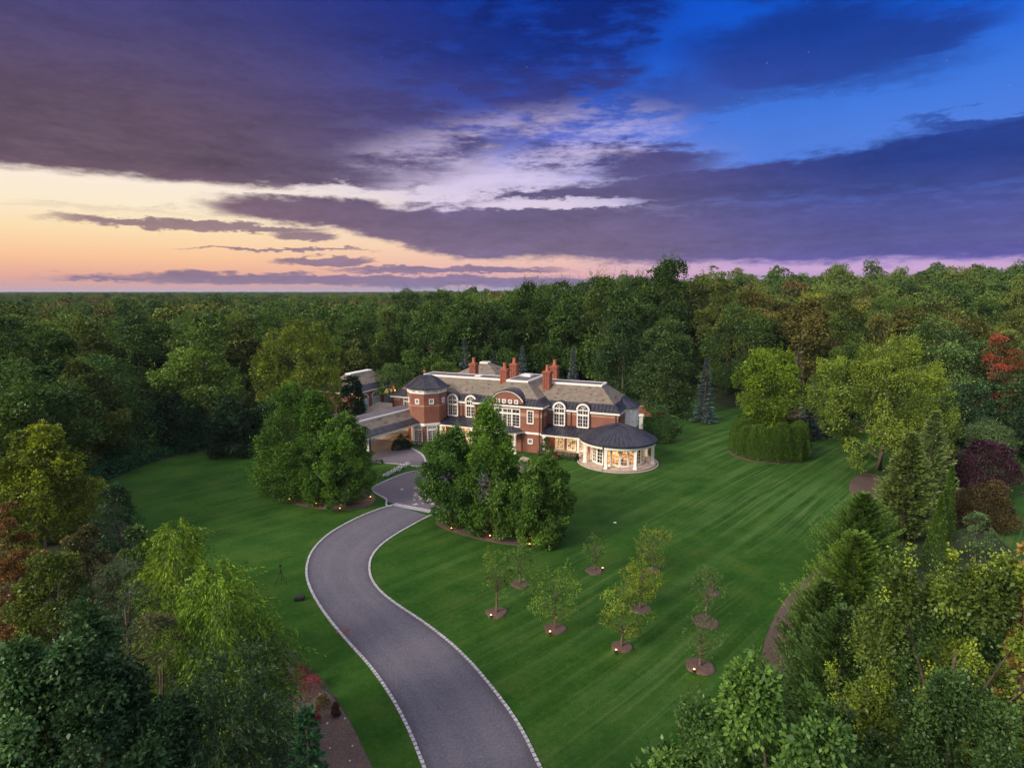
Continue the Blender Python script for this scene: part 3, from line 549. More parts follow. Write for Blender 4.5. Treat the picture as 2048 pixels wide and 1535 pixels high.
# window: built facing -v at origin, placed by matrix
def wmat(u, v, z, nrm=-90.): return Matrix.Translation((u, v, z)) @ Matrix.Rotation(R_(nrm+90), 4, 'Z')
def window(u, v, z, w_, h, cols=2, rows=3, nrm=-90., arch=False, lit=False, trans=0., cas=.12, door=False, mull=1, parent=house, name=None, proud=.06, deep=.06):
    """u,v centre of the opening on the wall face, z sill; trans = height of transom lights"""
    M = wmat(u, v, z, nrm); f = MB(); p = MB(); y0, y1 = -proud, .06
    hh = h; f.box(-w_/2-cas, -w_/2, y0, deep, -cas*.6, hh+(0 if arch else cas)); f.box(w_/2, w_/2+cas, y0, deep, -cas*.6, hh+(0 if arch else cas))
    f.box(-w_/2, w_/2, y0-.03, deep, -cas*.9, 0)
    if not arch: f.box(-w_/2, w_/2, y0, y1, hh, hh+cas)
    def lights(x0, x1, z0, z1, c, r):
        s = .055
        f.box(x0, x0+s, -.035, y1, z0, z1); f.box(x1-s, x1, -.035, y1, z0, z1); f.box(x0+s, x1-s, -.034, y1, z0, z0+s*(3 if door else 1)); f.box(x0+s, x1-s, -.034, y1, z1-s, z1)
        for i in range(1, c): x = x0+(x1-x0)*i/c; f.box(x-.016, x+.016, -.025, y1, z0+s, z1-s)
        for j in range(1, r): zz = z0+(z1-z0)*j/r; f.box(x0+s, x1-s, -.024, y1, zz-.016, zz+.016)
    hm = hh-trans; n = mull
    for k in range(n):
        x0 = -w_/2+w_*k/n; x1 = x0+w_/n; lights(x0, x1, 0, hm-(.16 if trans else 0), cols, rows)
        if trans:
            lights(x0, x1, hm, hh, cols, 1)
    if trans: f.box(-w_/2, w_/2, -.05, y1, hm-.16, hm)
    p.box(-w_/2, w_/2, .005, .03, 0, hh)
    if arch:
        r = w_/2; k = 16; rr = r+cas+.12
        outer = [(rr*math.cos(math.pi*i/k), hh+rr*math.sin(math.pi*i/k)) for i in range(k+1)]; inner = [((r-.04)*math.cos(math.pi*i/k), hh+.08+(r-.1)*math.sin(math.pi*i/k)) for i in range(k+1)]
        for i in range(k):
            q = [outer[i], outer[i+1], inner[i+1], inner[i]]
            f.add([(x, y0-.05, zz) for x, zz in q]+[(x, .3, zz) for x, zz in q], [(0, 1, 2, 3)[::-1], (4, 5, 6, 7), (0, 4, 5, 1), (3, 2, 6, 7), (0, 3, 7, 4), (1, 5, 6, 2)])
        f.box(-w_/2, w_/2, -.05, .06, hh-.02, hh+.10)
        for a in (60, 90, 120): a = R_(a); f.tube([(0, 0, hh+.1), (r*.92*math.cos(a), 0, hh+.06+r*.92*math.sin(a))], .03, 4)
        f.tube([(r*.55*math.cos(math.pi*i/8), 0, hh+.1+r*.5*math.sin(math.pi*i/8)) for i in range(9)], .025, 4)
        n_ = 14; p.add([(r*.97*math.cos(math.pi*i/n_), .02, hh+.05+r*.97*math.sin(math.pi*i/n_)) for i in range(n_+1)], [tuple(range(n_+1))[::-1]])
        p.add([(r*.97*math.cos(math.pi*i/n_), .02, hh+.05+r*.97*math.sin(math.pi*i/n_)) for i in range(n_+1)], [tuple(range(n_+1))]) if False else None
    fo = part(f, name or ('french_door' if door else 'window'), WHITE, parent, mtx=M)
    part(p, 'pane', LIT if lit else PANE, fo, mtx=M)
    return fo
# wings: tall arched windows under barrel dormers
for (uc, vv, zz, lit) in ((1.95, 2.6, 4.12, False), (5.65, 2.6, 4.12, False), (-16.25, 2.6, 4.12, False), (-12.95, 2.6, 4.12, False)):
    # the wall rises behind the arch, the barrel roof runs back into the slate
    k = 12; rr = 1.12; z0 = 6.62
    pl = [(rr*math.cos(math.pi*i/k), z0+rr*math.sin(math.pi*i/k)) for i in range(k+1)]
    d = MB(); d.add([(uc+x, 2.27, z) for x, z in pl]+[(uc+x, 5.4, z) for x, z in pl], [(i, k+1+i, k+2+i, i+1) for i in range(k)]+[tuple(range(k+1))])
    part(d, 'barrel_dormer', METAL, smooth=False)
    window(uc, 2.24, zz, 1.62, 2.5, 2, 3, arch=True, trans=.62, mull=2, deep=.35)
# warm glints: transoms of the two right windows
# central gable arch
k = 20; ca_, zs_, hw_, rise = -5.6, 7.75, 2.72, 1.55; Rr = (hw_**2+rise**2)/(2*rise); zc = zs_+rise-Rr; a0 = math.asin(hw_/Rr)
def arc(R, n=k): return [(ca_+R*math.sin(-a0+2*a0*i/n), zc+R*math.cos(-a0+2*a0*i/n)) for i in range(n+1)]
o_, i_ = arc(Rr), arc(Rr-.22)
b = MB(); poly = [(ca_-hw_, 6.8)]+arc(Rr-.05)+[(ca_+hw_, 6.8)]
b.add([(x, -.02, z) for x, z in poly]+[(x, 1.2, z) for x, z in poly], [tuple(range(len(poly))), tuple(range(len(poly), 2*len(poly)))[::-1]]); part(b, 'gable_wall', BRICK)
b = MB()
for i in range(k):
    q = [o_[i], o_[i+1], i_[i+1], i_[i]]; b.add([(x, -.16, z) for x, z in q]+[(x, .1, z) for x, z in q], [(0, 1, 2, 3), (0, 4, 5, 1), (3, 2, 6, 7), (0, 3, 7, 4), (1, 5, 6, 2)])
part(b, 'gable_trim', WHITE)
b = MB(); oo = arc(Rr+.03); b.add([(x, -.22, z) for x, z in oo]+[(x, 6., z) for x, z in oo], [(i, i+1, k+2+i, k+1+i) for i in range(k)])
b.add([(x, -.22, z-.12) for x, z in oo]+[(x, -.22, z) for x, z in oo], [(i, i+1, k+2+i, k+1+i) for i in range(k)])
b.add([(ca_-hw_, -.2, 7.0), (ca_-hw_, 6, 7.0), (ca_-hw_, 6, zs_), (ca_-hw_, -.2, zs_), (ca_+hw_, -.2, 7.0), (ca_+hw_, 6, 7.0), (ca_+hw_, 6, zs_), (ca_+hw_, -.2, zs_)], [(0, 1, 2, 3), (7, 6, 5, 4)])
part(b, 'barrel_roof', METAL)
for x in (-7.1, -6.1, -5.1, -4.1): window(x, -.03, 7.33, .42, .46, 2, 2, cas=.1)
for x in (-7.05, -5.6, -4.15): window(x, -.01, 3.8, 1.22 if x != -5.6 else 1.4, 2.65, 2, 4, trans=.62, mull=1 if x != -5.6 else 2, lit=False, cas=.1)
window(-1.83, -.01, 4.5, .86, 1.85, 2, 4); window(-9.37, -.01, 4.5, .86, 1.85, 2, 4)
window(-1.82, -.01, 1.42, .62, .62, 2, 2, cas=.1); window(-9.4, -.01, 1.42, .62, .62, 2, 2, cas=.1)
b = MB().box(-11.26, .06, -.10, -.003, 2.85, 3.15).box(.003, .06, -.003, 2.5, 2.85, 3.15); part(b, 'cornice_band', WHITE)
# curved entrance canopy and door surround
b = MB(); n = 16; rc = 2.7
pts = [(ca_+rc*math.sin(t), -(2.3)*math.cos(t)) for t in np.linspace(-1.45, 1.45, n)]
b.prism([(ca_+2.68, -.003), (ca_-2.68, -.003)]+pts, 3.0, 3.3); part(b, 'canopy_fascia', WHITE)
b = MB(); ro = [(x*1.0+(x-ca_)*.06, y*1.08, 3.31) for x, y in pts]; to = [(ca_+(x-ca_)*.35, min(-.01, y*.2), 3.85) for x, y in pts]
b.add(ro+to, [(i, i+1, n+i+1, n+i) for i in range(n-1)]+[tuple(range(n, 2*n))]); part(b, 'canopy_roof', METAL)
for x in (-7.6, -3.6):
    b = MB().lathe(x, -1.6, [(.22, .0), (.22, .18), (.16, .22), (.14, 2.7), (.2, 2.78), (.2, 3.0)], 14); part(b, 'column', WHITE, smooth=False)
window(ca_, -.01, .25, 2.0, 2.45, 2, 4, door=True, mull=2, lit=True)
# porches right and left of the centre
def porch(u0, u1, v0=-.3, zf=.3, ends=()):
    part(MB().box(u0, u1, v0+.1, 2.58, -.2, zf), 'porch_floor', PAVER)
    b = MB(); z0, z1 = 3.22, 4.1; b.add([(u0, v0-.22, z0), (u1, v0-.22, z0), (u1, 2.58, z1), (u0, 2.58, z1), (u0, v0-.22, z0-.07), (u1, v0-.22, z0-.07), (u1, 2.58, z0-.07), (u0, 2.58, z0-.07)],
        [(0, 1, 2, 3), (0, 4, 5, 1), (4, 7, 6, 5), (0, 3, 7, 4), (1, 5, 6, 2)])
    for i in range(1, int((u1-u0)/.6)): x = u0+i*.6; b.tube([(x, v0-.22, z0+.02), (x, 2.56, z1+.02)], .03, 4)
    part(b, 'porch_roof', METAL)
    b = MB().box(u0, u1, v0-.1, v0+.14, 2.86, z0-.072); part(b, 'fascia', WHITE)
    part(MB().box(u0, u1, v0+.14, 2.57, 3.05, 3.10), 'porch_ceiling', WHITE)
porch(.03, 8.0); porch(-17.6, -11.23)
def column(x, y, z0=.3, z1=2.9, s=.17, parent=house):
    b = MB().box(x-s*1.35, x+s*1.35, y-s*1.35, y+s*1.35, z0, z0+.22).box(x-s, x+s, y-s, y+s, z0+.22, z1-.2).box(x-s*1.3, x+s*1.3, y-s*1.3, y+s*1.3, z1-.2, z1)
    part(b, 'column', WHITE, parent)
for x in (.45, 5.74): column(x, -.16)
for x in (-17.2, -14.3, -11.6): column(x, -.16)
for x in (2.0, 3.85, 5.65): window(x, 2.55, .32, 1.15, 2.25, 2, 5, door=True, mull=2, lit=True, cas=.14)
for x in (-15.9, -14.1, -12.4): window(x, 2.55, .32, 1.15, 2.25, 2, 5, door=True, mull=2, lit=True, cas=.14)
# round sunroom on the right corner
SX, SY = 11.4, .4
def ringang(n, skip=True):
    for i in range(n):
        a = 2*math.pi*(i+.5)/n; x, y = SX+3.75*math.cos(a), SY+3.75*math.sin(a)
        if x < 10.9 and y > 2.5: continue
        yield i, a
part(MB().lathe(SX, SY, [(5.75, -.2), (5.75, .10), (5.55, .102), (5.55, .02), (5.42, .02)], 64, False, False), 'terrace_edge', STONE)
part(MB().lathe(SX, SY, [(5.45, -.2), (5.45, .28)], 64), 'terrace', PAVER)
b = MB().lathe(SX, SY, [(5.4, 3.45), (5.4, 3.56), (3.7, 4.42), (1.9, 5.12), (.5, 5.52), (.0, 5.60)], 48, False, False)
for i in range(48):
    a = 2*math.pi*i/48; ca, sa = math.cos(a), math.sin(a); b.tube([(SX+r*ca, SY+r*sa, z+.02) for r, z in ((5.4, 3.56), (3.7, 4.42), (1.9, 5.12), (.4, 5.54))], .035, 4)
part(b, 'conical_roof', METAL)
part(MB().lathe(SX, SY, [(5.42, 3.38), (5.5, 3.38), (5.5, 3.53), (5.42, 3.53)], 64, False, False), 'gutter', METAL)
part(MB().lathe(SX, SY, [(4.72, 3.0), (5.3, 3.0), (5.3, 3.5)], 64, False, False), 'fascia', WHITE)
part(MB().lathe(SX, SY, [(3.7, 3.30), (5.28, 3.3)], 64, False, False), 'soffit', WHITE)
for a in (-142, -95, -48, 0, 46):
    a = R_(a); column(SX+4.95*math.cos(a), SY+4.95*math.sin(a), .28, 3.0, .19)
b = MB().tube([(SX+5.45*math.cos(R_(-98)), SY+5.45*math.sin(R_(-98)), z) for z in (3.45, 3.2)]+[(SX+5.15*math.cos(R_(-98)), SY+5.15*math.sin(R_(-98)), z) for z in (2.8, .3)]+[(SX+5.7*math.cos(R_(-98)), SY+5.7*math.sin(R_(-98)), .06)], .07, 6); part(b, 'downspout', BLACK)
n = 20; fr = MB(); segs = list(ringang(n))
for i, a in segs:
    h_ = math.pi/n; rd = 3.75*math.cos(h_); wd = 2*3.75*math.sin(h_); M = Matrix.Translation((SX+rd*math.cos(a), SY+rd*math.sin(a), 0)) @ Matrix.Rotation(a+math.pi/2, 4, 'Z')
    f = MB(); f.box(-wd/2, wd/2, -.06, .08, .28, .5); f.box(-wd/2, wd/2, -.06, .08, 2.95, 3.42); f.box(-wd/2, -wd/2+.15, -.07, .09, .5, 2.95); f.box(wd/2-.15, wd/2, -.07, .09, .5, 2.95)
    f.box(-wd/2+.15, wd/2-.15, -.05, .06, 2.48, 2.58)
    for x in (0,): f.box(x-.022, x+.022, -.03, .03, .5, 2.95)
    for z in (.98, 1.46, 1.94): f.box(-wd/2+.15, wd/2-.15, -.029, .029, z, z+.045)
    o = part(f, 'glazed_door', WHITE, mtx=M); part(MB().box(-wd/2+.15, wd/2-.15, .0, .012, .5, 2.95), 'pane', CLEAR, o, mtx=M)
part(MB().lathe(SX, SY, [(3.62, 3.28), (.01, 3.3)], 40, False, False), 'ceiling', CREAM)
part(MB().lathe(SX, SY, [(3.66, .282), (3.66, .30)], 40), 'sunroom_floor', m_plain('wood_floor', (.42, .25, .13), (.34, .19, .09), 3, .5))
# inside: plastered walls over the brick corner, a table with four chairs
part(MB().box(8.0, 10.9, 2.50, 2.57, .3, 3.28).box(10.89, 10.95, 2.5, 4.1, .3, 3.28), 'inner_wall', CREAM)
WOOD = m_plain('dark_wood', (.10, .05, .03), (.15, .08, .05), 5, .5)
tb = empty('dining_table', (*hw(12.2, -.6), .3), A_, 'round dark wooden table inside the lit sunroom', 'table')
MB().lathe(0, 0, [(.9, .70), (.92, .72), (.92, .75), (.9, .76)], 24).build('tabletop', WOOD, tb); MB().lathe(0, 0, [(.4, 0), (.38, .05), (.08, .12), (.07, .7)], 12).build('pedestal', WOOD, tb)
for i, (a, side) in enumerate(((20, 'right'), (110, 'far'), (200, 'left'), (290, 'near'))):
    a = R_(a); x, y = hw(12.2+1.25*math.cos(a), -.6+1.25*math.sin(a)); ch = empty('dining_chair', (x, y, .3), A_+a+math.pi/2, f'dark wooden chair at the {side} side of the round sunroom table', 'chair', 'chairs round the sunroom table')
    MB().box(-.22, .22, -.22, .22, .42, .47).build('seat', WOOD, ch); MB().box(-.22, .22, -.24, -.2, .47, 1.0).build('backrest', WOOD, ch)
    for sx in (-.2, .16):
        for sy in (-.2, .16): MB().box(sx, sx+.04, sy, sy+.04, 0, .42).build('leg', WOOD, ch)
# right end wall: white oriel bay with metal roof, pilaster
def baypoly(g=0.): return [(10.87, 7.0-g), (11.6+g, 7.5-g*.5), (12.25+g, 8.6), (12.25+g, 10.4), (11.6+g, 11.4+g*.5), (10.87, 11.9+g)]
part(MB().prism(baypoly(), 3.4, 6.55), 'bay_wall', WHITE)
part(MB().prism([(x-.15 if x > 11 else x, y) for x, y in baypoly()], -.2, 3.39), 'wall', BRICK)
b = MB(); p0 = [(x, y, 6.56) for x, y in baypoly(.3)]; p1 = [(10.7 if i in (0, 5) else 10.5, 7.6+i*.75, 8.0) for i in range(6)]; p1 = [(9.9, 8.3+i*.45, 7.9) for i in range(6)]
b.loft([[(p[0], p[1], 6.5) for p in p0], p0, p1], True, True); part(b, 'bay_roof', METAL)
for (x0, y0), (x1, y1) in zip(baypoly()[:-1], baypoly()[1:]):
    ang = math.degrees(math.atan2(y1-y0, x1-x0))-90; L = math.hypot(x1-x0, y1-y0)
    window((x0+x1)/2, (y0+y1)/2, 4.5, L*.62, 1.6, 2, 4, nrm=ang, cas=.08, proud=.05)
window(10.87, 4.6, 1.2, .5, 1.4, 1, 3, nrm=0)
# downspouts
def spout(u, v, z0, z1, m=GUT): part(MB().box(u-.07, u+.07, v-.13, v-.005, z0, z1).box(u-.12, u+.12, v-.18, v-.005, z1-.3, z1-.02), 'downspout', m)
for u, v, z0, z1 in ((3.74, 2.6, 4.05, 6.55), (-.35, 0, .0, 6.85), (-10.85, 0, 0, 6.85), (10.5, 2.6, 4.7, 6.3), (-14.6, 2.6, 4.05, 6.55), (-28.0, 2.6, 0, 6.3), (-3.2, 0, 0, 2.9), (-8.0, 0, 0, 2.9)): spout(u, v, z0, z1)
part(MB().box(.005, .14, .25, .39, 0, 6.8), 'downspout', GUT); part(MB().box(10.87, 11.0, 3.0, 3.14, 3.5, 6.2), 'downspout', GUT)
# chimneys
def chimney(u, v, z0, z1, zp, s=.6):
    o = part(MB().box(u-s, u+s, v-s, v+s, z0, z1-.34).box(u-s*.86, u-s*.5, v-s-.07, v-s-.003, z0, z1-.5).box(u+s*.5, u+s*.86, v-s-.07, v-s-.003, z0, z1-.5).box(u-s*.18, u+s*.18, v-s-.07, v-s-.003, z0, z1-.5)
             .box(u-s-.12, u+s+.12, v-s-.12, v+s+.12, z1-.34, z1-.14).box(u-s-.05, u+s+.05, v-s-.05, v+s+.05, z1-.137, z1), 'chimney', m_chim)
    part(MB().lathe(u, v, [(.34, z1-.01), (.30, z1+.1), (.25, zp-.1), (.29, zp-.08), (.29, zp), (.18, zp), (.18, zp-.3)], 14, False, True), 'chimney_pot', POT, o)
m_chim = m_plain('chimney_brick', (.30, .095, .058), (.22, .072, .048), 2.2, .85, bs=.3)
for u, v, z0, z1, zp in ((-8.4, 5.4, 9.2, 11.75, 12.7), (-9.0, 10.7, 9.3, 12.0, 12.95), (-1.2, 5.6, 8.6, 11.75, 12.7), (-1.5, 9.9, 8.3, 12.1, 13.05), (-16.5, 10.4, 8.9, 11.75, 12.7)): chimney(u, v, z0, z1, zp)
# skylights, vents
b = MB().box(-6.9, -5.1, 8.2, 9.9, 10.2, 10.55).box(-6.7, -5.3, 8.4, 9.7, 10.55, 10.62); o = part(b, 'skylight', WHITE); part(MB().box(-6.62, -5.38, 8.48, 9.62, 10.621, 10.66), 'pane', m_plain('frosted_dome', (.55, .56, .62), (.5, .5, .58), 1, .3), o)
b = MB().box(-14.6, -13.5, 6.9, 7.9, 9.95, 10.15); o = part(b, 'skylight', WHITE); part(MB().box(-14.5, -13.6, 7.0, 7.8, 10.151, 10.18), 'pane', m_plain('frosted_dome', (.55, .56, .62), (.5, .5, .58), 1, .3), o)
part(MB().box(-25.2, -24.9, 8.0, 8.3, 9.9, 10.35), 'vent_pipe', POT)
# ---- octagonal tower
TU, TV, TA = -20.25, .9, 2.93
def octo(a, k=0.): r = a/math.cos(math.pi/8); return [(TU+r*math.cos(R_(22.5+45*i)), TV+r*math.sin(R_(22.5+45*i))) for i in range(8)]
part(MB().prism(octo(TA), -.2, 2.95), 'tower_wall', BRICK); part(MB().prism(octo(TA+.16), 2.95, 3.32), 'cornice_band', WHITE)
part(MB().prism(octo(TA+.02), 3.322, 8.05), 'tower_wall', BRICK); part(MB().prism(octo(TA+.05), 6.02, 6.24), 'belt_course', BELT); part(MB().prism(octo(TA+.07), 8.052, 8.86), 'tower_frieze', WHITE)
b = MB().loft([[(x, y, z) for x, y in octo(r)] for r, z in ((3.42, 8.84), (3.45, 8.93), (2.95, 9.18), (2.4, 9.62), (1.75, 10.2), (.9, 10.62), (.05, 10.78))], True, True)
for i in range(8):
    v0 = [octo(r)[i] + (z,) for r, z in ((3.45, 8.95), (2.95, 9.20), (2.4, 9.64), (1.75, 10.22), (.9, 10.64))]; v1 = [octo(r)[(i+1) % 8]+(z,) for r, z in ((3.45, 8.95), (2.95, 9.20), (2.4, 9.64), (1.75, 10.22), (.9, 10.64))]
    for t in (0, .2, .4, .6, .8): b.tube([tuple(a[j]*(1-t)+c[j]*t for j in range(3)) for a, c in zip(v0, v1)], .035, 4)
part(b, 'tower_roof', METAL)
for i, nrm in enumerate((-180, -135, -90, -45, 0)):
    a = R_(nrm); cx, cy = math.cos(a), math.sin(a); tx, ty = -sin if False else -math.sin(a), math.cos(a)
    window(TU+(TA+.03)*cx, TV+(TA+.03)*cy, 6.5, .56, .62, 2, 2, nrm=nrm, cas=.11)
    for s in (-.58, .58): window(TU+(TA+.075)*cx+tx*s, TV+(TA+.075)*cy+ty*s, 8.32, .78, .26, 3, 1, nrm=nrm, cas=.04, proud=.03)
    if nrm in (-90, -45): window(TU+(TA+.01)*cx, TV+(TA+.01)*cy, .12, 1.35, 2.62, 2, 5, nrm=nrm, door=True, mull=2, trans=.42, cas=.17)
    if nrm in (0,): window(TU+(TA+.01)*cx, TV+(TA+.01)*cy, .5, .95, 2.1, 2, 5, nrm=nrm, cas=.15)
part(MB().prism(octo(TA+.9), -.2, .06), 'tower_plinth', STONE)
window(-25.3, 2.56, 4.5, .95, 1.8, 2, 4, trans=.5)
# low porch wing at the far left
b = MB().add([(-35.2, 3.2, 3.1), (-28.25, 3.2, 3.1), (-28.25, 9.4, 3.1), (-35.2, 9.4, 3.1), (-33.8, 6.2, 4.35), (-28.25, 6.2, 4.35)], [(0, 1, 5, 4), (2, 3, 4, 5), (3, 0, 4), (0, 3, 2, 1)]); part(b, 'porch_roof', SLATE)
part(MB().box(-35., -28.25, 3.35, 3.55, 2.75, 3.09).box(-35., -34.8, 3.55, 9.2, 2.75, 3.09), 'fascia', WHITE)
for x in (-34.8, -32.4, -30): column(x, 3.5, 0, 2.75, .15)
# ---- porte cochere: its long axis runs from the tower towards the drive
PCA = R_(-8.)
pcM = Matrix.Translation((-24.0, -.6, 0)) @ Matrix.Rotation(PCA, 4, 'Z')
def stad(w_, y0, y1, n=12, e=.55):       # y0 = free rounded end (negative), y1 = tower end
    p = [(w_*math.sin(-math.pi/2+math.pi*i/n), y0-w_*e*math.cos(-math.pi/2+math.pi*i/n)) for i in range(n+1)]
    return p+[(w_, y1), (-w_, y1)]
def rg(w_, y0, z, y1=1.2): return [(x, y, z) for x, y in stad(w_, y0, y1)]
Y0 = -12.1
part(MB().loft([rg(4.05, Y0, 3.0), rg(4.05, Y0, 3.42)], True, True), 'canopy_fascia', WHITE, mtx=pcM)
b = MB().loft([rg(4.3, Y0, 3.425), rg(4.3, Y0, 3.5), rg(3.22, Y0+.1, 4.12)], True, False)
for i in range(26): y = Y0+.5*i; [b.tube([(s*4.3, y, 3.52), (s*3.22, y, 4.14)], .032, 4) for s in (-1, 1)]
for i in range(1, 16):
    t = -math.pi/2+math.pi*i/16; b.tube([(4.3*math.sin(t), Y0-4.3*.55*math.cos(t), 3.52), (3.22*math.sin(t), Y0+.1-3.22*.55*math.cos(t), 4.14)], .032, 4)
part(b, 'metal_eave', METAL, mtx=pcM)
part(MB().loft([rg(3.22, Y0+.1, 4.1), rg(1.75, Y0+.4, 5.15)], False, True), 'slate_roof', SLATE, mtx=pcM)
o2, i2 = stad(1.77, Y0+.4, 1.2), stad(1.58, Y0+.4, 1.2); b = MB(); n = len(o2)-2
for i in range(n): q = [o2[i], o2[i+1], i2[i+1], i2[i]]; b.prism(q, 5.1, 5.36)
part(b, 'roof_curb', WHITE, mtx=pcM); part(MB().prism([(x, y) for x, y in i2], 5.1, 5.33), 'flat_roof', FLATR, mtx=pcM)
for x, y in ((3.7, -11.6), (3.1, -12.0), (-3.7, -11.8), (-3.7, -6), (3.3, -1.4)):
    if (x, y) == (3.1, -12.0): continue
    b = MB().box(x-.27, x+.27, y-.27, y+.27, 0, .3).box(x-.2, x+.2, y-.2, y+.2, .3, 2.75).box(x-.26, x+.26, y-.26, y+.26, 2.75, 2.99); part(b, 'column', WHITE, mtx=pcM)
part(MB().box(3.96, 4.08, -11.7, -11.5, .1, 3.3), 'downspout', BLACK, mtx=pcM)
# steps and terrace under the canopy
for k in range(3): part(MB().box(-28.6+k*.0, -23.35-k*.4, -2.2+k*.5, 2.5, -.1, .15+k*.15), 'step', PAVER)
part(MB().box(-28.6, -23.5, -.62, 2.55, .46, .62), 'terrace', PAVER)
window(-25.6, 2.56, .63, 1.9, 2.3, 2, 4, door=True, mull=2, lit=True)
# lamps: ceiling lights under the canopy and porches
def ceiling_lamp(x, y, z, en, label, grp=None, sz=.12, rad=.25, col=(1, .62, .30)):
    root = empty('ceiling_lamp', (x, y, z), 0, label, 'lamp', grp)
    MB().lathe(0, 0, [(sz, 0), (sz*1.15, -.02), (sz*1.15, -.05), (sz, -.06)], 12).build('housing', WHITE, root)
    MB().lathe(0, 0, [(sz*.85, -.061), (sz*.6, -.12), (.01, -.15)], 12, True, False).build('bulb', BULB, root)
    l = bpy.data.lights.new('lamp_light', 'POINT'); l.energy = en; l.color = col; l.shadow_soft_size = rad; lo = bpy.data.objects.new('lamp_light', l); C.objects.link(lo); lo.parent = root; lo.location = (0, 0, -.35)
def pcw(x, y): p = pcM @ Vector((x, y, 0)); return hw(p.x, p.y)
ceiling_lamp(*pcw(1.2, -2.8), 3.0, 170, 'glowing ceiling lamp under the canopy nearest the tower', 'canopy ceiling lamps')
ceiling_lamp(*pcw(-.5, -8.), 3.0, 170, 'glowing ceiling lamp under the free end of the canopy', 'canopy ceiling lamps')
ceiling_lamp(*hw(1.6, .9), 3.05, 80, 'porch ceiling lamp beside the central block, right of it', 'porch ceiling lamps')
ceiling_lamp(*hw(5.0, .9), 3.05, 80, 'porch ceiling lamp next to the round sunroom', 'porch ceiling lamps')
ceiling_lamp(*hw(-15.8, .9), 3.05, 110, 'porch ceiling lamp next to the octagonal tower', 'porch ceiling lamps')
ceiling_lamp(*hw(-12.6, .9), 3.05, 100, 'porch ceiling lamp beside the central block, left of it', 'porch ceiling lamps')
ceiling_lamp(*hw(11.6, .2), 3.27, 1300, 'glowing ceiling lamp inside the round sunroom', None, .3, .4, (1, .66, .34))
ceiling_lamp(*hw(-5.6, -1.0), 2.99, 30, 'small ceiling lamp under the curved entrance canopy', None, .1)
# garden wall and gate pier at the right end
x, y = G(1300, 832); gw = empty('garden_wall', (x, y, 0), R_(-15), 'low brick garden wall beyond the right end of the mansion', 'garden wall')
MB().box(-3.4, 4, -.18, .18, -.1, 1.9).build('brickwork', BRICK, gw); MB().box(-3.45, 4.05, -.24, .24, 1.901, 2.02).build('coping', STONE, gw)
x, y = G(1282, 857); gp = empty('gate_pier', (x, y, 0), A_, 'white square pier with moulded cap beside the garden wall', 'pier')
MB().box(-.32, .32, -.32, .32, 0, 2.3).build('shaft', WHITE, gp); MB().box(-.45, .45, -.45, .45, 2.3, 2.45).box(-.38, .38, -.38, .38, 2.451, 2.6).build('cap', WHITE, gp)
structure(sheet('path', [G(*p) for p in [(1268, 812), (1300, 806), (1330, 800), (1300, 797), (1262, 803)]], .05, PAVER))
# ---- carriage house at the far left
gx, gy = hw(-49.6, 21.5); gar = empty('carriage_house', (gx, gy, 0), A_, 'small brick garage building with hipped slate roof and arched white doors', 'garage')
g0, g1, g2, g3 = -4.5, 4.5, -7.5, 7.5
MB().box(g0, g1, g2, g3, -.2, 4.0).build('wall', BRICK, gar)
def rg2(d, z): return [(g0-.35+d, g2-.35+d, z), (g1+.35-d, g2-.35+d, z), (g1+.35-d, g3+.35-d, z), (g0-.35+d, g3+.35-d, z)]
MB().loft([rg2(0, 4.0), rg2(1.3, 5.0)], True, False).build('metal_eave', METAL, gar); MB().loft([rg2(1.28, 4.97), rg2(4.2, 7.0)], False, True).build('slate_roof', SLATE, gar)
MB().box(-.7, .7, -3.75, 3.75, 6.95, 7.2).build('roof_curb', WHITE, gar); MB().box(g0-.3, g0-.003, g2-.3, g3+.3, 3.65, 3.99).box(g1+.003, g1+.3, g2-.3, g3+.3, 3.65, 3.99).box(g0, g1, g2-.3, g2-.003, 3.65, 3.99).build('cornice', WHITE, gar)
for j, yc in enumerate((-4.6, -.4, 3.8)):
    n = 12; b = MB(); pts = [(1.45*math.cos(math.pi*i/n), 2.3+1.0*math.sin(math.pi*i/n)) for i in range(n+1)]
    b.box(g1+.003, g1+.08, yc-1.45, yc+1.45, 0, 2.2); o = b.build('garage_door', m_plain('grey_door', (.42, .44, .52), (.38, .40, .48), 1.5, .6), gar)
    l = MB(); l.add([(g1+.06, yc+a_, z) for a_, z in pts], [tuple(range(n+1))]).build('lunette', LIT if j == 2 else PANE, o)
    t = MB(); t.tube([(g1+.06, yc+a_*1.04, z) for a_, z in pts], .09, 5); t.box(g1+.003, g1+.1, yc-1.5, yc+1.5, 2.2, 2.3); t.build('door_frame', WHITE, o)
mb = MB().box(-.12, .12, -.12, .12, 0, .35); MBp = mb
def wall_lamp(x, y, z, en, label):
    root = empty('wall_lantern', (x, y, z), 0, label, 'lantern'); MB().box(-.1, .1, -.1, .1, -.04, 0).box(-.1, .1, -.1, .1, .32, .38).build('lantern_frame', BLACK, root)
    MB().box(-.08, .08, -.08, .08, 0, .32).build('bulb', BULB, root)
    l = bpy.data.lights.new('lamp_light', 'POINT'); l.energy = en; l.color = (1, .62, .2); l.shadow_soft_size = .12; lo = bpy.data.objects.new('lamp_light', l); C.objects.link(lo); lo.parent = root; lo.location = (0, 0, .55)
gl = lambda a_, b_: (gx+a_*math.cos(A_)-b_*math.sin(A_), gy+a_*math.sin(A_)+b_*math.cos(A_))
wall_lamp(*gl(4.75, -6.9), 2.2, 60, 'glowing wall lantern at the near corner of the carriage house'); wall_lamp(*gl(4.8, 6.1), 2.4, 30, 'glowing wall lantern beside the far arched garage door')
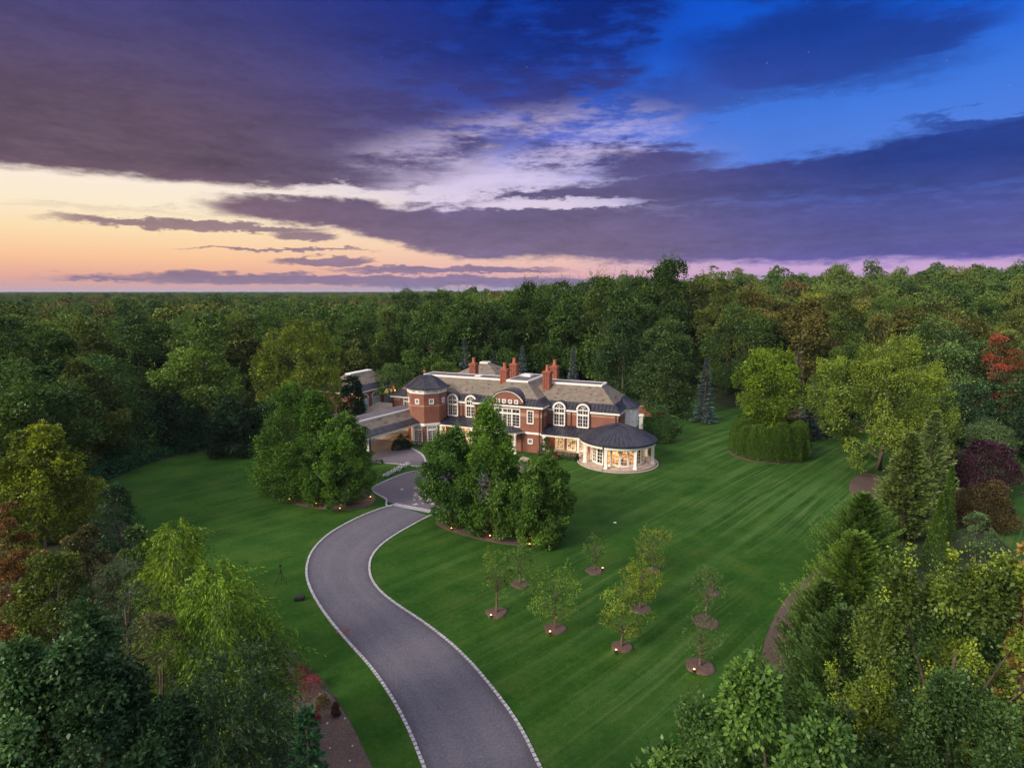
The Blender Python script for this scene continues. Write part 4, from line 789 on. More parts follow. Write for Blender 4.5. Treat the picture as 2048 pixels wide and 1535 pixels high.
# ------------------------------------------------------------------ small things
def spot(px, py, lit, label, grp):
    x, y = G(px, py, .1); root = empty('landscape_light', (x, y, .07), 0, label, 'garden light', grp)
    MB().tube([(0, 0, -.05), (0, 0, .12)], .02, 6).lathe(0, 0, [(.05, .10), (.10, .14), (.11, .26), (.10, .27)], 10).build('fixture', BLACK, root)
    MB().lathe(0, 0, [(.062, .272), (.055, .30), (.02, .32), (.0, .322)], 10, True, False).build('lens', BULB, root)
    l = bpy.data.lights.new('lamp_light', 'POINT'); l.energy = lit*5; l.color = (1, .52, .2); l.shadow_soft_size = .06; lo = bpy.data.objects.new('lamp_light', l); C.objects.link(lo); lo.parent = root; lo.location = (0, 0, .55)
YG = 'lights under the young lawn trees'; ML = 'lights in the left maple bed'; MR = 'lights in the right maple bed'
spot(982, 1235, 3.5, 'glowing ground light in the mulch circle nearest the driveway', YG); spot(1100, 1268, 3.5, 'glowing ground light at the widest spreading young tree', YG)
spot(1232, 1305, 4, 'glowing ground light in front of the bushy yellow green young tree', YG); spot(1388, 1344, 4, 'glowing ground light in the mulch circle closest to the viewer', YG); spot(1205, 1140, 1, 'dim ground light in the mulch circle farthest from the viewer', YG)
spot(579, 1001, 2, 'small ground light at the left end of the left maple bed', ML); spot(632, 1010, 2, 'small ground light at the middle of the left maple bed', ML); spot(680, 1020, 1.5, 'small ground light near the maple trunk of the left bed', ML); spot(741, 997, 2.5, 'small ground light between the left maple bed and the courtyard', ML)
spot(903, 1060, 2, 'small ground light at the left end of the right maple bed', MR); spot(980, 1075, 2, 'small ground light at the middle of the right maple bed', MR); spot(1059, 1092, 2, 'small ground light at the right end of the right maple bed', MR)
# tripod and equipment case on the left lawn
x, y = G(563, 1168); tp = empty('tripod', (x, y, .02), .3, 'black camera tripod standing on the dark lawn left of the driveway', 'tripod')
for k in range(3):
    a = R_(90+120*k); MB().tube([(0, 0, 1.25), (.28*math.cos(a), .28*math.sin(a), .62), (.58*math.cos(a), .58*math.sin(a), 0)], [.03, .026, .02], 6).build('leg', BLACK, tp)
MB().tube([(0, 0, 1.0), (0, 0, 1.55)], .022, 6).build('centre_column', BLACK, tp); MB().box(-.1, .1, -.08, .08, 1.55, 1.72).tube([(0, -.05, 1.6), (0, -.4, 1.42)], .015, 5).build('pan_head', BLACK, tp)
x, y = G(599, 1199); cs = empty('equipment_case', (x, y, .02), .2, 'black equipment case lying on the grass at the driveway edge', 'case')
MB().loft([[(-.34, -.24, 0), (.34, -.24, 0), (.34, .24, 0), (-.34, .24, 0)], [(-.37, -.27, .06), (.37, -.27, .06), (.37, .27, .06), (-.37, .27, .06)], [(-.37, -.27, .22), (.37, -.27, .22), (.37, .27, .22), (-.37, .27, .22)]]).build('case_body', BLACK, cs)
MB().loft([[(-.37, -.27, .235), (.37, -.27, .235), (.37, .27, .235), (-.37, .27, .235)], [(-.33, -.23, .34), (.33, -.23, .34), (.33, .23, .34), (-.33, .23, .34)]]).build('lid', BLACK, cs)
MB().tube([(-.12, -.28, .18), (-.12, -.34, .2), (.12, -.34, .2), (.12, -.28, .18)], .015, 5).build('handle', BLACK, cs)
x, y = G(1230, 1045); tag(MB().lathe(x, y, [(.16, .02), (.16, .05), (.12, .07)], 14).build('valve_cover', WHITE), 'small round white cover lying alone on the wide lawn', 'valve cover')
# ------------------------------------------------------------------ vegetation
DK, MD, YG_, WL = (.036, .068, .018), (.066, .108, .024), (.125, .160, .030), (.105, .175, .028)
OL, BR, RD, PU, BLU = (.066, .088, .022), (.095, .062, .028), (.20, .060, .035), (.050, .024, .038), (.085, .115, .135)
def zt(px, ytop, base):          # height of something standing at base whose top shows at ytop
    d = ray(px, ytop); return H+d[2]*base[1]/d[1]-float(terr(*base))
def px2m(p, base): dep = base[1]*math.cos(PITCH)+H*math.sin(PITCH); return p*dep/F
def tree_b(label, pxb, pyb, ytop, rpx, col, seed, **kw):
    b = G(pxb, pyb); return broadleaf(kw.pop('name', 'broadleaf_tree'), label, b, zt(pxb, ytop, b), px2m(rpx, b), col, seed, **kw)
def tree_d(label, px, ytop, D_, rpx, col, seed, **kw):
    b = at_top(px, ytop, D_)[:2]; return broadleaf(kw.pop('name', 'broadleaf_tree'), label, b, zt(px, ytop, b), px2m(rpx, b), col, seed, **kw)
# maples left of the drive
g1, g2 = 'maples left of the driveway', 'maples right of the driveway'
mk = dict(name='maple_tree', n=44000, leaf=.20, nl=140, lr=.195, shoots=200, pz=1.1, ti=.5)
tree_b('broad dark maple at the left end of the left driveway bed', 588, 985, 780, 92, (.046, .096, .018), 11, group=g1, h0=.5, prof='cone', sl=1.15, **mk)
tree_b('tall dark green maple in the middle of the left driveway bed', 640, 1000, 796, 64, (.050, .104, .018), 12, group=g1, h0=.5, prof='cone', sl=1.15, **mk)
tree_b('rounded maple nearest the courtyard in the left driveway bed', 692, 1012, 836, 62, (.054, .110, .020), 13, group=g1, h0=.8, prof='oval', **mk)
tree_b('big yellow green topped maple rising behind the left maple group', 608, 880, 652, 100, (.100, .135, .022), 14, h0=2.5, prof='round', name='maple_tree', n=38000, leaf=.27, nl=110, lr=.16, shoots=150, pz=1.25)
# maples right of the drive
tree_b('dark low maple at the left end of the right driveway bed', 902, 1048, 862, 62, (.042, .092, .020), 15, group=g2, h0=.7, prof='oval', **mk)
tree_b('tallest spire topped maple in the right driveway bed', 983, 1062, 803, 76, (.060, .122, .020), 16, group=g2, h0=.5, prof='cone', sl=1.1, **mk)
tree_b('lower light tipped maple at the right end of the right bed', 1084, 1083, 918, 70, (.054, .106, .020), 17, group=g2, h0=.6, prof='oval', **mk)
tree_b('dark filler maple between the two taller ones in the right bed', 1040, 1070, 950, 48, (.034, .078, .018), 18, group=g2, h0=.4, prof='oval', **mk)
# round maple inside the hedge ring
b = (cr[0]-.6, cr[1]); broadleaf('maple_tree', 'rounded yellow green maple growing out of a circular clipped hedge', b, zt(1530, 702, b), px2m(70, b), (.088, .140, .018), 21, n=30000, leaf=.26, h0=4.7, prof='round', nl=120, lr=.23, shoots=60, pz=1.0)
for i in range(16):
    a = 2*math.pi*(i+random.Random(i+9).uniform(-.12, .12))/16; x, y = cr[0]-.5+4.15*math.cos(a), cr[1]-.6+4.15*math.sin(a)
    if i == 0: hm = [columnar(300+j, 5.7, 1.5, 11000, .13, .5, .36) for j in range(3)]
    rt = empty('hedge_arborvitae', (x, y, 0), random.Random(i).uniform(0, 6), 'clipped dark green arborvitae column of the circular hedge around the round maple', 'arborvitae', 'arborvitae of the circular hedge')
    rt.scale = (1, 1, random.Random(i+40).uniform(.80, 1.0)); fol(hm[i % 3], rt, tuple(c*random.Random(i+60).uniform(.8, 1.15) for c in (.056, .106, .018)), 'foliage')
# right hand trees
tree_b('large spreading yellow green maple right of the hedge ring', 1757, 940, 684, 142, (.106, .150, .028), 22, name='maple_tree', h0=2.0, prof='dome', n=60000, leaf=.26, nl=130, lr=.145, shoots=260, asp=.5, pz=1.2, ti=.5)
tree_d('tall mid green tree behind the large yellow green maple', 1880, 648, 105, 98, (.060, .105, .034), 23, n=30000, leaf=.34, prof='oval', h0=1, nl=100, lr=.24)
tree_d('bare branched rust red tree at the right edge of the wood', 2005, 655, 100, 46, (.20, .058, .038), 24, n=9000, leaf=.26, prof='dome', nl=45, lr=.2, name='rust_red_tree')
for i, (px, yt, D_, rp, lb) in enumerate(((2030, 742, 96, 60, 'dark green tree filling the right edge below the rust red tree'), (1935, 770, 92, 56, 'dark tree between the big maple and the right edge'), (2075, 830, 84, 60, 'very dark tree cut off by the right edge'), (1700, 768, 100, 34, 'dark bush tree behind the left side of the big maple'))):
    tree_d(lb, px, yt, D_, rp, [(.030, .060, .022), (.026, .056, .026), (.014, .030, .014), (.020, .044, .018)][i], 650+i, n=16000, leaf=.30, prof='oval', h0=.6, nl=60, lr=.26, shoots=50)
def conif(name, label, px, ytop, D_, rpx, col, seed, group=None, **kw):
    b = at_top(px, ytop, D_)[:2]; z = float(terr(*b)); h = zt(px, ytop, b); root = empty(name, (*b, z), 0, label, 'conifer', group)
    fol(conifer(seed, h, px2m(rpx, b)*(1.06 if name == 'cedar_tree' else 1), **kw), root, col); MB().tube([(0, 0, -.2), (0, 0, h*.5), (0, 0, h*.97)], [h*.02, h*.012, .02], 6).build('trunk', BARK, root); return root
conif('cypress_tree', 'soft olive green conifer in front of the large yellow maple', 1825, 862, 56, 62, (.062, .092, .030), 31, n_br=420, per=70, leaf=.34, droop=.0, bulge=1.2, tip_up=.35, flat=.5)
conif('cypress_tree', 'pale grey green conifer behind the soft olive one', 1872, 820, 66, 46, (.085, .120, .050), 32, n_br=320, per=60, leaf=.34, droop=.0, bulge=1.2, tip_up=.4, flat=.5)
tree_d('light green loose pine near the right edge', 1985, 838, 80, 50, (.075, .120, .050), 33, n=9000, leaf=.34, asp=.22, prof='oval', h0=.5, name='pine_tree')
tree_d('purple leaved rounded tree at the right edge', 1978, 886, 68, 66, (.034, .013, .026), 34, n=24000, leaf=.17, prof='round', h0=.3, name='purple_tree', nl=110, lr=.24)
tree_d('orange brown low spreading shrub tree at the right', 1980, 966, 58.5, 58, (.048, .036, .016), 35, n=18000, leaf=.16, prof='dome', h0=.3, name='brown_shrub', cat='shrub', nl=80)
tree_d('small open grey green tree below the orange brown shrub', 1962, 1022, 51, 32, (.060, .100, .045), 36, n=5000, leaf=.14, prof='oval', h0=.5, name='young_tree', nl=40)
for i, (px, yt, D_, rp, lb) in enumerate(((1884, 990, 49, 26, 'narrow bright green arborvitae spire nearest the viewer'), (1905, 932, 56, 18, 'narrow arborvitae spire half hidden behind the nearer one'))):
    b = at_top(px, yt, D_)[:2]; root = empty('arborvitae', (*b, 0), 0, lb, 'arborvitae', 'narrow arborvitae spires'); fol(columnar(350+i, zt(px, yt, b), px2m(rp, b), 6000, .16, .45, 1.0), root, (.050, .095, .016), 'foliage')
ck = dict(n_br=380, per=190, leaf=.21, asp=.32, droop=.22, bulge=1.2, tip_up=.70, flat=.12)
gc = 'big cedars along the right side of the lawn'
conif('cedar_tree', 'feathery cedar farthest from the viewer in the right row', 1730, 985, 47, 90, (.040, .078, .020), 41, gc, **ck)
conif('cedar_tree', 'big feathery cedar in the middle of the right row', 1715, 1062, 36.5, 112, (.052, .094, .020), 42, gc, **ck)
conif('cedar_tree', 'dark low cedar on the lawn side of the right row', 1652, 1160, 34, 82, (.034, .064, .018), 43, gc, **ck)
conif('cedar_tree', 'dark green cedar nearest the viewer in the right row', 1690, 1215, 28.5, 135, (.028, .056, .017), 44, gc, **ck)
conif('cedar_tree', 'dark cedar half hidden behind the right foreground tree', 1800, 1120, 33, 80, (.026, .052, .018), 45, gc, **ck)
# foreground trees, right
fk = dict(asp=.6, droop=.15, up=.6, tn=.10, nr=.36, st=.40, pz=2.1, ti=.45)
tree_d('leafy yellow green tree with upright shoots filling the right foreground', 1940, 1105, 18.5, 245, (.088, .128, .026), 51, n=125000, leaf=.135, prof='dome', h0=2.5, nl=150, lr=.115, sl=1.6, su=2.2, shoots=520, name='pear_tree', **dict(fk, st=.62))
tree_d('star leaved green maple tree at the bottom edge, right of centre', 1575, 1392, 12.0, 300, (.058, .112, .028), 52, n=110000, leaf=.125, prof='dome', h0=6, nl=150, lr=.115, sl=1.1, su=1.8, shoots=260, name='maple_tree', **fk)
tree_d('dark understorey tree below the cedars at the bottom edge', 1660, 1440, 17.5, 150, (.030, .060, .018), 56, n=30000, leaf=.15, prof='dome', h0=.5, nl=100, lr=.15, name='maple_tree', **fk)
tree_d('dense mid green tree behind the leafy right foreground tree', 1990, 1215, 25, 170, (.034, .068, .020), 55, n=40000, leaf=.17, prof='dome', h0=1, nl=110, lr=.15, name='maple_tree', **fk)
tree_d('dark shaded tree in the bottom right corner', 1935, 1395, 13.5, 190, (.036, .070, .022), 53, n=80000, leaf=.11, prof='dome', h0=5, nl=110, lr=.14, shoots=90, name='maple_tree', **fk)
tree_d('orange tipped branch tree entering at the right edge', 2085, 1075, 17, 50, (.20, .13, .05), 54, n=5000, leaf=.14, prof='oval', h0=6, nl=40, shoots=40, name='maple_tree', **fk)
# foreground trees, left
tree_d('bluish dark green maple filling the bottom left corner', 120, 1312, 13.6, 260, (.034, .072, .028), 61, n=100000, leaf=.13, prof='dome', h0=4.5, nl=130, lr=.125, shoots=160, name='maple_tree', **fk)
tree_d('bluish dark green maple at the left edge below the red tree', -60, 1330, 16, 150, (.028, .062, .026), 62, n=24000, leaf=.16, prof='dome', h0=4.5, nl=80, lr=.15, shoots=40, name='maple_tree', **fk)
def will(name, label, px, ytop, D_, rpx, col, seed, group=None, h0=.6, **kw):
    b = at_top(px, ytop, D_)[:2]; h = zt(px, ytop, b); root = empty(name, (*b, 0), 0, label, 'tree', group); r = px2m(rpx, b)
    fol(willow(seed, h0, h, r, **kw), root, col); trunk_mb(seed, h0+1, [(r*.5*math.cos(a), r*.5*math.sin(a), h*.7) for a in range(6)], h*.02, nb=6).build('trunk', BARK, root, True); return root
will('willow_tree', 'bright yellow green willow beside the left lawn', 425, 1128, 25.5, 138, (.072, .128, .022), 63, nstr=1700, per=30, leaf=.21)
will('willow_tree', 'rounded yellow green willow behind the brighter one', 345, 1040, 33, 84, (.080, .130, .020), 64, nstr=1100, per=28, leaf=.24)
will('dark_willow_tree', 'dark grey green feathery tree at the bottom edge, left of the driveway', 455, 1318, 15.5, 165, (.024, .046, .022), 65, nstr=2000, per=30, leaf=.15, upw=1.6)
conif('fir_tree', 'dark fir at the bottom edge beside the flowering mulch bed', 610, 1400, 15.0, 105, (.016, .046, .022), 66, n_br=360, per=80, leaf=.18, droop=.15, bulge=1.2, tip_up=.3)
tree_d('large yellow green tree at the left edge', 66, 862, 54, 102, (.118, .150, .020), 67, n=36000, leaf=.26, prof='dome', h0=1.5, nl=120, lr=.17, shoots=60, pz=1.1)
tree_d('rust red autumn tree cut off by the left edge', 8, 1005, 36, 62, (.115, .062, .026), 68, n=14000, leaf=.18, prof='dome', h0=.8, nl=70, name='rust_red_tree')
tree_d('orange tinged olive tree below the large yellow tree', 95, 1085, 34, 78, (.066, .092, .020), 69, n=18000, leaf=.18, prof='dome', h0=.8, nl=80)
tree_d('dark grey brown bushy tree left of the willows', 235, 1105, 29, 68, (.032, .054, .026), 70, n=16000, leaf=.13, asp=.3, prof='oval', h0=.5, nl=70)
tree_d('dark brown leaved shrub tree between the willow and the bottom left maple', 170, 1190, 24, 78, (.028, .054, .022), 71, n=16000, leaf=.14, asp=.35, prof='oval', h0=.5, nl=70)
tree_d('brownish thin leaved tree in front of the bright willow', 300, 1190, 23.5, 72, (.062, .066, .034), 72, n=14000, leaf=.14, asp=.22, prof='oval', h0=.5, nl=70)
tree_d('olive green tree with pinkish tips above the dark bushy tree', 165, 1040, 40, 52, (.080, .078, .034), 73, n=10000, leaf=.2, prof='dome', h0=.6, nl=60)
tree_d('dark green shrub jutting onto the left lawn', 225, 968, 52, 46, (.018, .042, .020), 74, n=9000, leaf=.2, asp=.4, prof='dome', h0=.2, nl=60, cat='shrub', name='dark_shrub')
tree_d('small olive tree left of the rounded willow', 272, 1048, 36, 38, (.050, .085, .028), 75, n=8000, leaf=.18, prof='oval', h0=.4, nl=50)
will('willow_tree', 'small dim green willow hanging over the dark lawn', 525, 1225, 26, 48, (.065, .120, .026), 76, nstr=420, per=26, leaf=.18)
# garden shrubs and hedges round the house
def shrub(label, px, py, rpx, h, col, seed, n=2500, leaf=.14, grp=None, name='garden_shrub'):
    b = G(px, py); root = empty(name, (*b, 0), 0, label, 'shrub', grp); me, c, _ = crown(seed, .05, h, px2m(rpx, b), 'dome', 24, .35, n, leaf); fol(me, root, col, 'foliage')
def hedge(label, p0, p1, wd, h, col, seed, n=3500, name='box_hedge'):
    a, b = Vector((*p0, 0)), Vector((*p1, 0)); L = (b-a).length; r = np.random.default_rng(seed); root = empty(name, tuple((a+b)/2), math.atan2(b.y-a.y, b.x-a.x), label, 'hedge')
    P = r.uniform(-1, 1, (n, 3)); ax = r.integers(0, 3, n); sg = np.sign(r.uniform(-1, 1, n)); P[np.arange(n), ax] = sg*r.uniform(.88, 1.03, n); Nn = np.zeros((n, 3)); Nn[np.arange(n), ax] = sg
    P = P*np.array([L/2, wd/2, h/2])+np.array([0, 0, h/2]); fol(leaf_mesh('foliage', P, rdir(r, n)+Nn*.3, Nn+r.normal(size=(n, 3))*.4, r.uniform(.08, .16, n), r.uniform(.05, .1, n), r.uniform(.2, .8, n)), root, col, 'foliage')
shrub('large rounded dark shrub at the right end of the mansion', 1318, 880, 38, 4.6, (.032, .068, .022), 81, 9000, .2); shrub('dark shrub against the wall between central block and right porch', 1092, 912, 15, 2.4, (.030, .055, .025), 82, 3500)
shrub('small clipped yew under the canopy, upper one', 803, 888, 9, 1.5, (.016, .036, .018), 83); shrub('wide clipped yew beside the forecourt', 797, 898, 14, 1.2, (.014, .032, .018), 84)
shrub('reddish low shrub left of the right box hedge', 1108, 919, 8, .9, (.08, .030, .028), 85, 1200); shrub('low dark shrub at the foot of the tower', 815, 896, 10, 1.0, (.014, .034, .018), 91)
hedge('low dark box hedge in front of the right porch', hw(2.6, -1.3), hw(6.0, -1.3), 1.1, .9, (.016, .036, .016), 86)
hedge('low dark box hedge round the foot of the tower', hw(-22.5, -3.9), hw(-16.6, -2.6), 1.0, .55, (.014, .034, .016), 87); hedge('low clipped box hedge beside the front canopy column', G(722, 931), G(765, 926), .8, .5, (.016, .040, .016), 88, 1800)
hedge('dark clipped hedge in front of the left porch', hw(-15.8, -1.6), hw(-11.8, -1.6), 1.0, .9, (.014, .032, .016), 89)
# white flowers: a low border nobody could count
r = np.random.default_rng(9); p0, p1 = np.array(G(768, 955)), np.array(G(815, 930)); n = 420
m, nn = mat('white_petals'); FLW = finish(m, nn, princ(nn, (.78, .78, .82, 1), .6))
P = np.zeros((n, 3)); s = r.uniform(0, 1, n); P[:, :2] = p0+(p1-p0)*s[:, None]+r.normal(size=(n, 2))*.22; P[:, 2] = r.uniform(.12, .42, n)
me = leaf_mesh('white_flowers', P, rdir(r, n), np.array([0, 0, 1.])+r.normal(size=(n, 3))*.4, np.full(n, .17), np.full(n, .15), np.ones(n)); me.materials.clear(); me.materials.append(FLW)
o = bpy.data.objects.new('flower_border', me); C.objects.link(o); tag(o, 'narrow border of low white flowers on the small lawn beside the forecourt', 'flowers', kind='stuff')
P[:, 2] *= .6; P = np.repeat(P, 3, 0)+r.normal(size=(3*n, 3))*.12; P[:, 2] = np.abs(P[:, 2]); o = fol(leaf_mesh('flower_leaves', P, rdir(r, 3*n), rdir(r, 3*n), np.full(3*n, .14), np.full(3*n, .07), r.uniform(0, 1, 3*n)), None, (.02, .06, .02), 'flower_leaves'); tag(o, 'dark green leaves of the white flower border', 'flower leaves', kind='stuff')
# flowering shrubs in the lower left bed
for i, (px, py, rp, col, lb) in enumerate(((605, 1355, 16, (.13, .05, .03), 'orange red shrub at the top of the lower left bed'), (622, 1382, 24, (.17, .045, .055), 'pink flowering shrub in the lower left bed'), (646, 1415, 15, (.10, .085, .03), 'small olive shrub in the lower left bed'),
        (672, 1432, 9, (.05, .022, .022), 'small dark red shrub near the lawn edge of the lower left bed'), (628, 1445, 14, (.16, .035, .05), 'crimson shrub beside the dark fir'))):
    shrub(lb, px, py, rp, .8, col, 400+i, 1500, .08, 'flowering shrubs of the lower left bed', 'flowering_shrub')
r = random.Random(8)
for i in range(9):
    x, y = G(*[(612, 1352), (655, 1408), (640, 1392), (690, 1440), (655, 1450), (705, 1495), (640, 1395), (700, 1525), (660, 1500)][i]); MBs = MB().lathe(x, y, [(.05, .1), (.06, .14), (.03, .18)], 8).build('white_pebble', GRANITE); tag(MBs, 'pale pebble lying on the lower left mulch bed', 'pebble', 'pale pebbles on the lower left bed')
# young ornamental trees on the lawn
YT = 'young ornamental trees on the lawn'
for i, (px, py, rm, x0, x1, yt, dens, col, lb) in enumerate((
    (993, 1226, 22, 953, 1024, 1104, 4200, (.075, .125, .028), 'young green tree nearest the driveway bend'), (1110, 1258, 23, 1056, 1188, 1146, 5200, (.080, .135, .026), 'widest spreading young tree in the front row'),
    (1243, 1294, 22, 1190, 1284, 1178, 5600, (.095, .140, .026), 'bushy yellow green young tree in the middle of the front row'), (1400, 1333, 29, 1358, 1448, 1226, 900, (.05, .08, .026), 'nearly bare young tree closest to the viewer'),
    (1412, 1243, 26, 1370, 1444, 1136, 1700, (.05, .085, .028), 'sparse young tree at the right of the group'), (1041, 1168, 19, 1016, 1076, 1096, 2400, (.060, .11, .028), 'thin young tree behind the one nearest the driveway'),
    (1189, 1142, 18, 1156, 1206, 1076, 1400, (.055, .095, .028), 'sparse young tree farthest left in the back row'), (1280, 1218, 22, 1236, 1324, 1120, 5400, (.115, .150, .022), 'dense yellow leaved young tree in the centre of the group'),
    (1305, 1142, 15, 1274, 1350, 1060, 4200, (.090, .120, .026), 'olive young tree at the back of the group'), (1425, 1186, 14, 1412, 1444, 1150, 260, (.05, .08, .026), 'tiny leafless sapling on its own mulch circle at the far right'))):
    b = G(px, py); rad = px2m((x1-x0)/2, b); h = zt(px, yt, b); root = empty('young_tree', (*b, 0), 0, lb, 'tree', YT)
    me, c, _ = crown(500+i, h*.28, h*.97, rad, 'spread' if i not in (2, 8) else 'oval', 34, .26, int(dens*.8), .13, asp=.4, shoots=26 if dens > 1000 else 7); fol(me, root, col)
    trunk_mb(500+i, h*.4, c, .085, nb=16, top=h*.75).build('trunk', BARK, root)
    q = [(b[0]+px2m(rm, b)*(1+.09*math.sin(3*t+i)+.06*math.sin(5*t+2*i))*math.cos(t), b[1]+px2m(rm, b)*(1+.10*math.sin(2*t+i))*math.sin(t)) for t in np.linspace(0, 6.28, 15)[:-1]]; bed(q, 'mulch circle of the '+lb, 'mulch circles of the young trees', .10)
# conifers and small trees behind the house
gs = 'blue spruces at the edge of the wood'
for i, (px, yt, D_, rp, col, lb) in enumerate(((929, 672, 128, 19, (.075, .105, .13), 'tall blue spruce behind the left part of the roof'), (1045, 690, 126, 15, (.10, .135, .16), 'pale blue spruce between the middle chimneys'), (1147, 690, 124, 13, (.11, .14, .17), 'narrow pale blue spruce right of the right chimneys'),
        (988, 700, 130, 13, (.05, .075, .09), 'dim blue spruce left of the middle chimneys'), (1414, 714, 108, 21, (.065, .09, .11), 'blue grey spruce left of the hedge ring tree'), (1626, 764, 96, 22, (.075, .105, .12), 'blue grey spruce between the hedge ring tree and the big maple'),
        (1600, 700, 110, 15, (.12, .10, .10), 'brownish tipped spruce above the hedge ring tree'), (1652, 775, 98, 20, (.045, .06, .07), 'dark spruce beside the big maple'))):
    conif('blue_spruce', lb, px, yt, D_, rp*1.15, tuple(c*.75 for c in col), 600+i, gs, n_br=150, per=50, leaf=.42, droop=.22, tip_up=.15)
for i, (px, yt, D_, rp, col, lb) in enumerate(((790, 726, 128, 56, (.050, .088, .026), 'low broad round tree behind the left wing, left one'), (890, 722, 128, 50, (.065, .100, .026), 'low broad round tree behind the left wing, right one'))):
    tree_d(lb, px, yt, D_, rp, col, 620+i, n=14000, leaf=.28, prof='dome', h0=1.5, nl=70, lr=.22, group='low round trees behind the left wing')
tree_d('large dark tree right behind the mansion, nearer its roof', 1248, 634, 122, 56, (.030, .060, .022), 630, n=24000, leaf=.36, prof='oval', h0=1, nl=110, shoots=50); tree_d('large dark tree with yellow tipped sprays right of the mansion', 1340, 640, 112, 62, (.042, .072, .024), 631, n=28000, leaf=.34, prof='oval', h0=.6, nl=120, shoots=90)
tree_d('tallest tree rising above the skyline behind the mansion', 1336, 533, 170, 48, (.030, .064, .022), 632, n=16000, leaf=.6, prof='oval', h0=4, nl=80, shoots=60); tree_d('bright yellow green broad tree on the wooded rise', 1655, 590, 165, 92, (.120, .140, .022), 633, n=26000, leaf=.55, prof='dome', h0=2, nl=90, shoots=40)
tree_d('small yellow green tree in the wood right of the round maple', 1690, 690, 118, 40, (.075, .085, .026), 634, n=9000, leaf=.35, prof='dome', h0=1); tree_d('dark tree with lighter crown just left of the carriage house', 700, 742, 104, 28, (.016, .040, .020), 635, n=9000, leaf=.3, prof='oval', h0=.3)
conif('fir_tree', 'dark fir standing before the carriage house', 716, 758, 97, 26, (.014, .034, .018), 636, n_br=240, per=60, leaf=.34, droop=.2)
for i, (px, yt, D_, rp, lb) in enumerate(((455, 800, 86, 52, 'dark bushy tree at the back edge of the left lawn'), (530, 800, 88, 46, 'dark tree behind the left maple group at the lawn edge'), (190, 712, 84, 110, 'wide layered green tree left of the left lawn'), (85, 735, 80, 60, 'leaning green tree left of the wide layered one'), (345, 790, 90, 70, 'very dark tree in the hollow behind the left lawn'))):
    tree_d(lb, px, yt, D_, rp, [(.014, .034, .017), (.014, .034, .016), (.044, .092, .026), (.036, .078, .024), (.014, .034, .018)][i], 640+i, n=22000 if i in (2, 3) else 12000, leaf=.32, prof='dome', h0=.5, nl=90, lr=.24, shoots=20)
# the overgrown bank along the upper left lawn (ground cover)
r = np.random.default_rng(77); ln = resample(np.array([G(*p) for p in [(150, 1010), (208, 965), (290, 930), (370, 905), (440, 895), (520, 878), (600, 845)]]), 60); n = 26000
k = r.integers(0, 59, n); f = r.uniform(0, 1, n); pb = ln[k]*(1-f[:, None])+ln[k+1]*f[:, None]; off = r.uniform(0, 1, n)**.8*9; top = 1.7*np.sin(np.clip(off/3, 0, 1)*1.57)*(1+.3*np.sin(pb[:, 0]*.9)+.2*np.sin(off*1.3+pb[:, 0]))
P = np.stack([pb[:, 0]-off*.45, pb[:, 1]+off*.9, top*r.uniform(.75, 1.05, n)], 1)
o = fol(leaf_mesh('undergrowth', P, rdir(r, n)+np.array([0, 0, .3]), np.array([0, 0, .8])+rdir(r, n)*.6, r.uniform(.2, .45, n), r.uniform(.12, .26, n), .3+.3*np.sin(pb[:, 0]*.6)+r.normal(size=n)*.15), None, (.022, .066, .030), 'undergrowth'); tag(o, 'low leafy undergrowth bank along the upper edge of the left lawn', 'undergrowth', kind='stuff')
# ------------------------------------------------------------------ the wood
def inside(poly, X, Y):
    c = np.zeros(len(X), bool); j = len(poly)-1
    for i in range(len(poly)):
        (xi, yi), (xj, yj) = poly[i], poly[j]; c ^= ((yi > Y) != (yj > Y)) & (X < (xj-xi)*(Y-yi)/(yj-yi+1e-9)+xi); j = i
    return c
CLEARING = [(30, -5), G(1500, 1535), (24, 34), (40, 42), (70, 54), (100, 80), (100, 104), (66, 100), G(1760, 858), G(1600, 832), G(1480, 806), G(1385, 784), (28, 128), hw(6, 45), hw(-18, 47), hw(-44, 36), hw(-60, 34), hw(-64, 10), G(600, 815), (-50, 76), G(330, 885), G(210, 935), (-46, 52), (-30, 30), (-30, -5)]
rng = np.random.default_rng(2024); pts = []
for sp, d0, d1 in ((8.8, 60, 250), (11.5, 250, 700), (16, 700, 1500), (30, 1500, 3600), (60, 3600, 7500)):
    g = np.arange(-d1, d1, sp); X, Y = np.meshgrid(g, np.arange(0, d1, sp)); X = X.ravel()+rng.uniform(-.42, .42, X.size)*sp; Y = Y.ravel()+rng.uniform(-.42, .42, Y.size)*sp
    D = np.hypot(X, Y); a = np.degrees(np.arctan2(X, Y)); k = (D >= d0) & (D < d1) & (np.abs(a) < 44.5); k &= ~inside(CLEARING, X, Y); pts.append(np.stack([X[k], Y[k], np.full(k.sum(), sp)], 1))
pts = np.concatenate(pts); D = np.hypot(pts[:, 0], pts[:, 1]); AZp = np.degrees(np.arctan2(pts[:, 0], pts[:, 1]))
used = np.array([(o.location.x, o.location.y) for o in bpy.data.objects if o.get('category') in ('tree', 'conifer')])
dm = np.min(np.hypot(pts[:, None, 0]-used[None, :, 0], pts[:, None, 1]-used[None, :, 1]), 1) if len(used) else 99
k = dm > 4.5; pts, D, AZp = pts[k], D[k], AZp[k]
hgt = rng.normal(15.4, 3.0, len(pts)); tall = sstep(AZp, -8, 5)*(1-sstep(AZp, 17, 24))*(1-sstep(D, 190, 330))*sstep(D, 118, 140); hgt += tall*(6.3+rng.normal(0, 1.6, len(pts)))
hgt = np.where(AZp < -10, np.minimum(hgt, 17.2), hgt); hgt -= (1-sstep(D, 95, 120))*(AZp > 20)*3
order = np.argsort(-(hgt/D)); NI = 235; near, far = order[:NI], order[NI:]
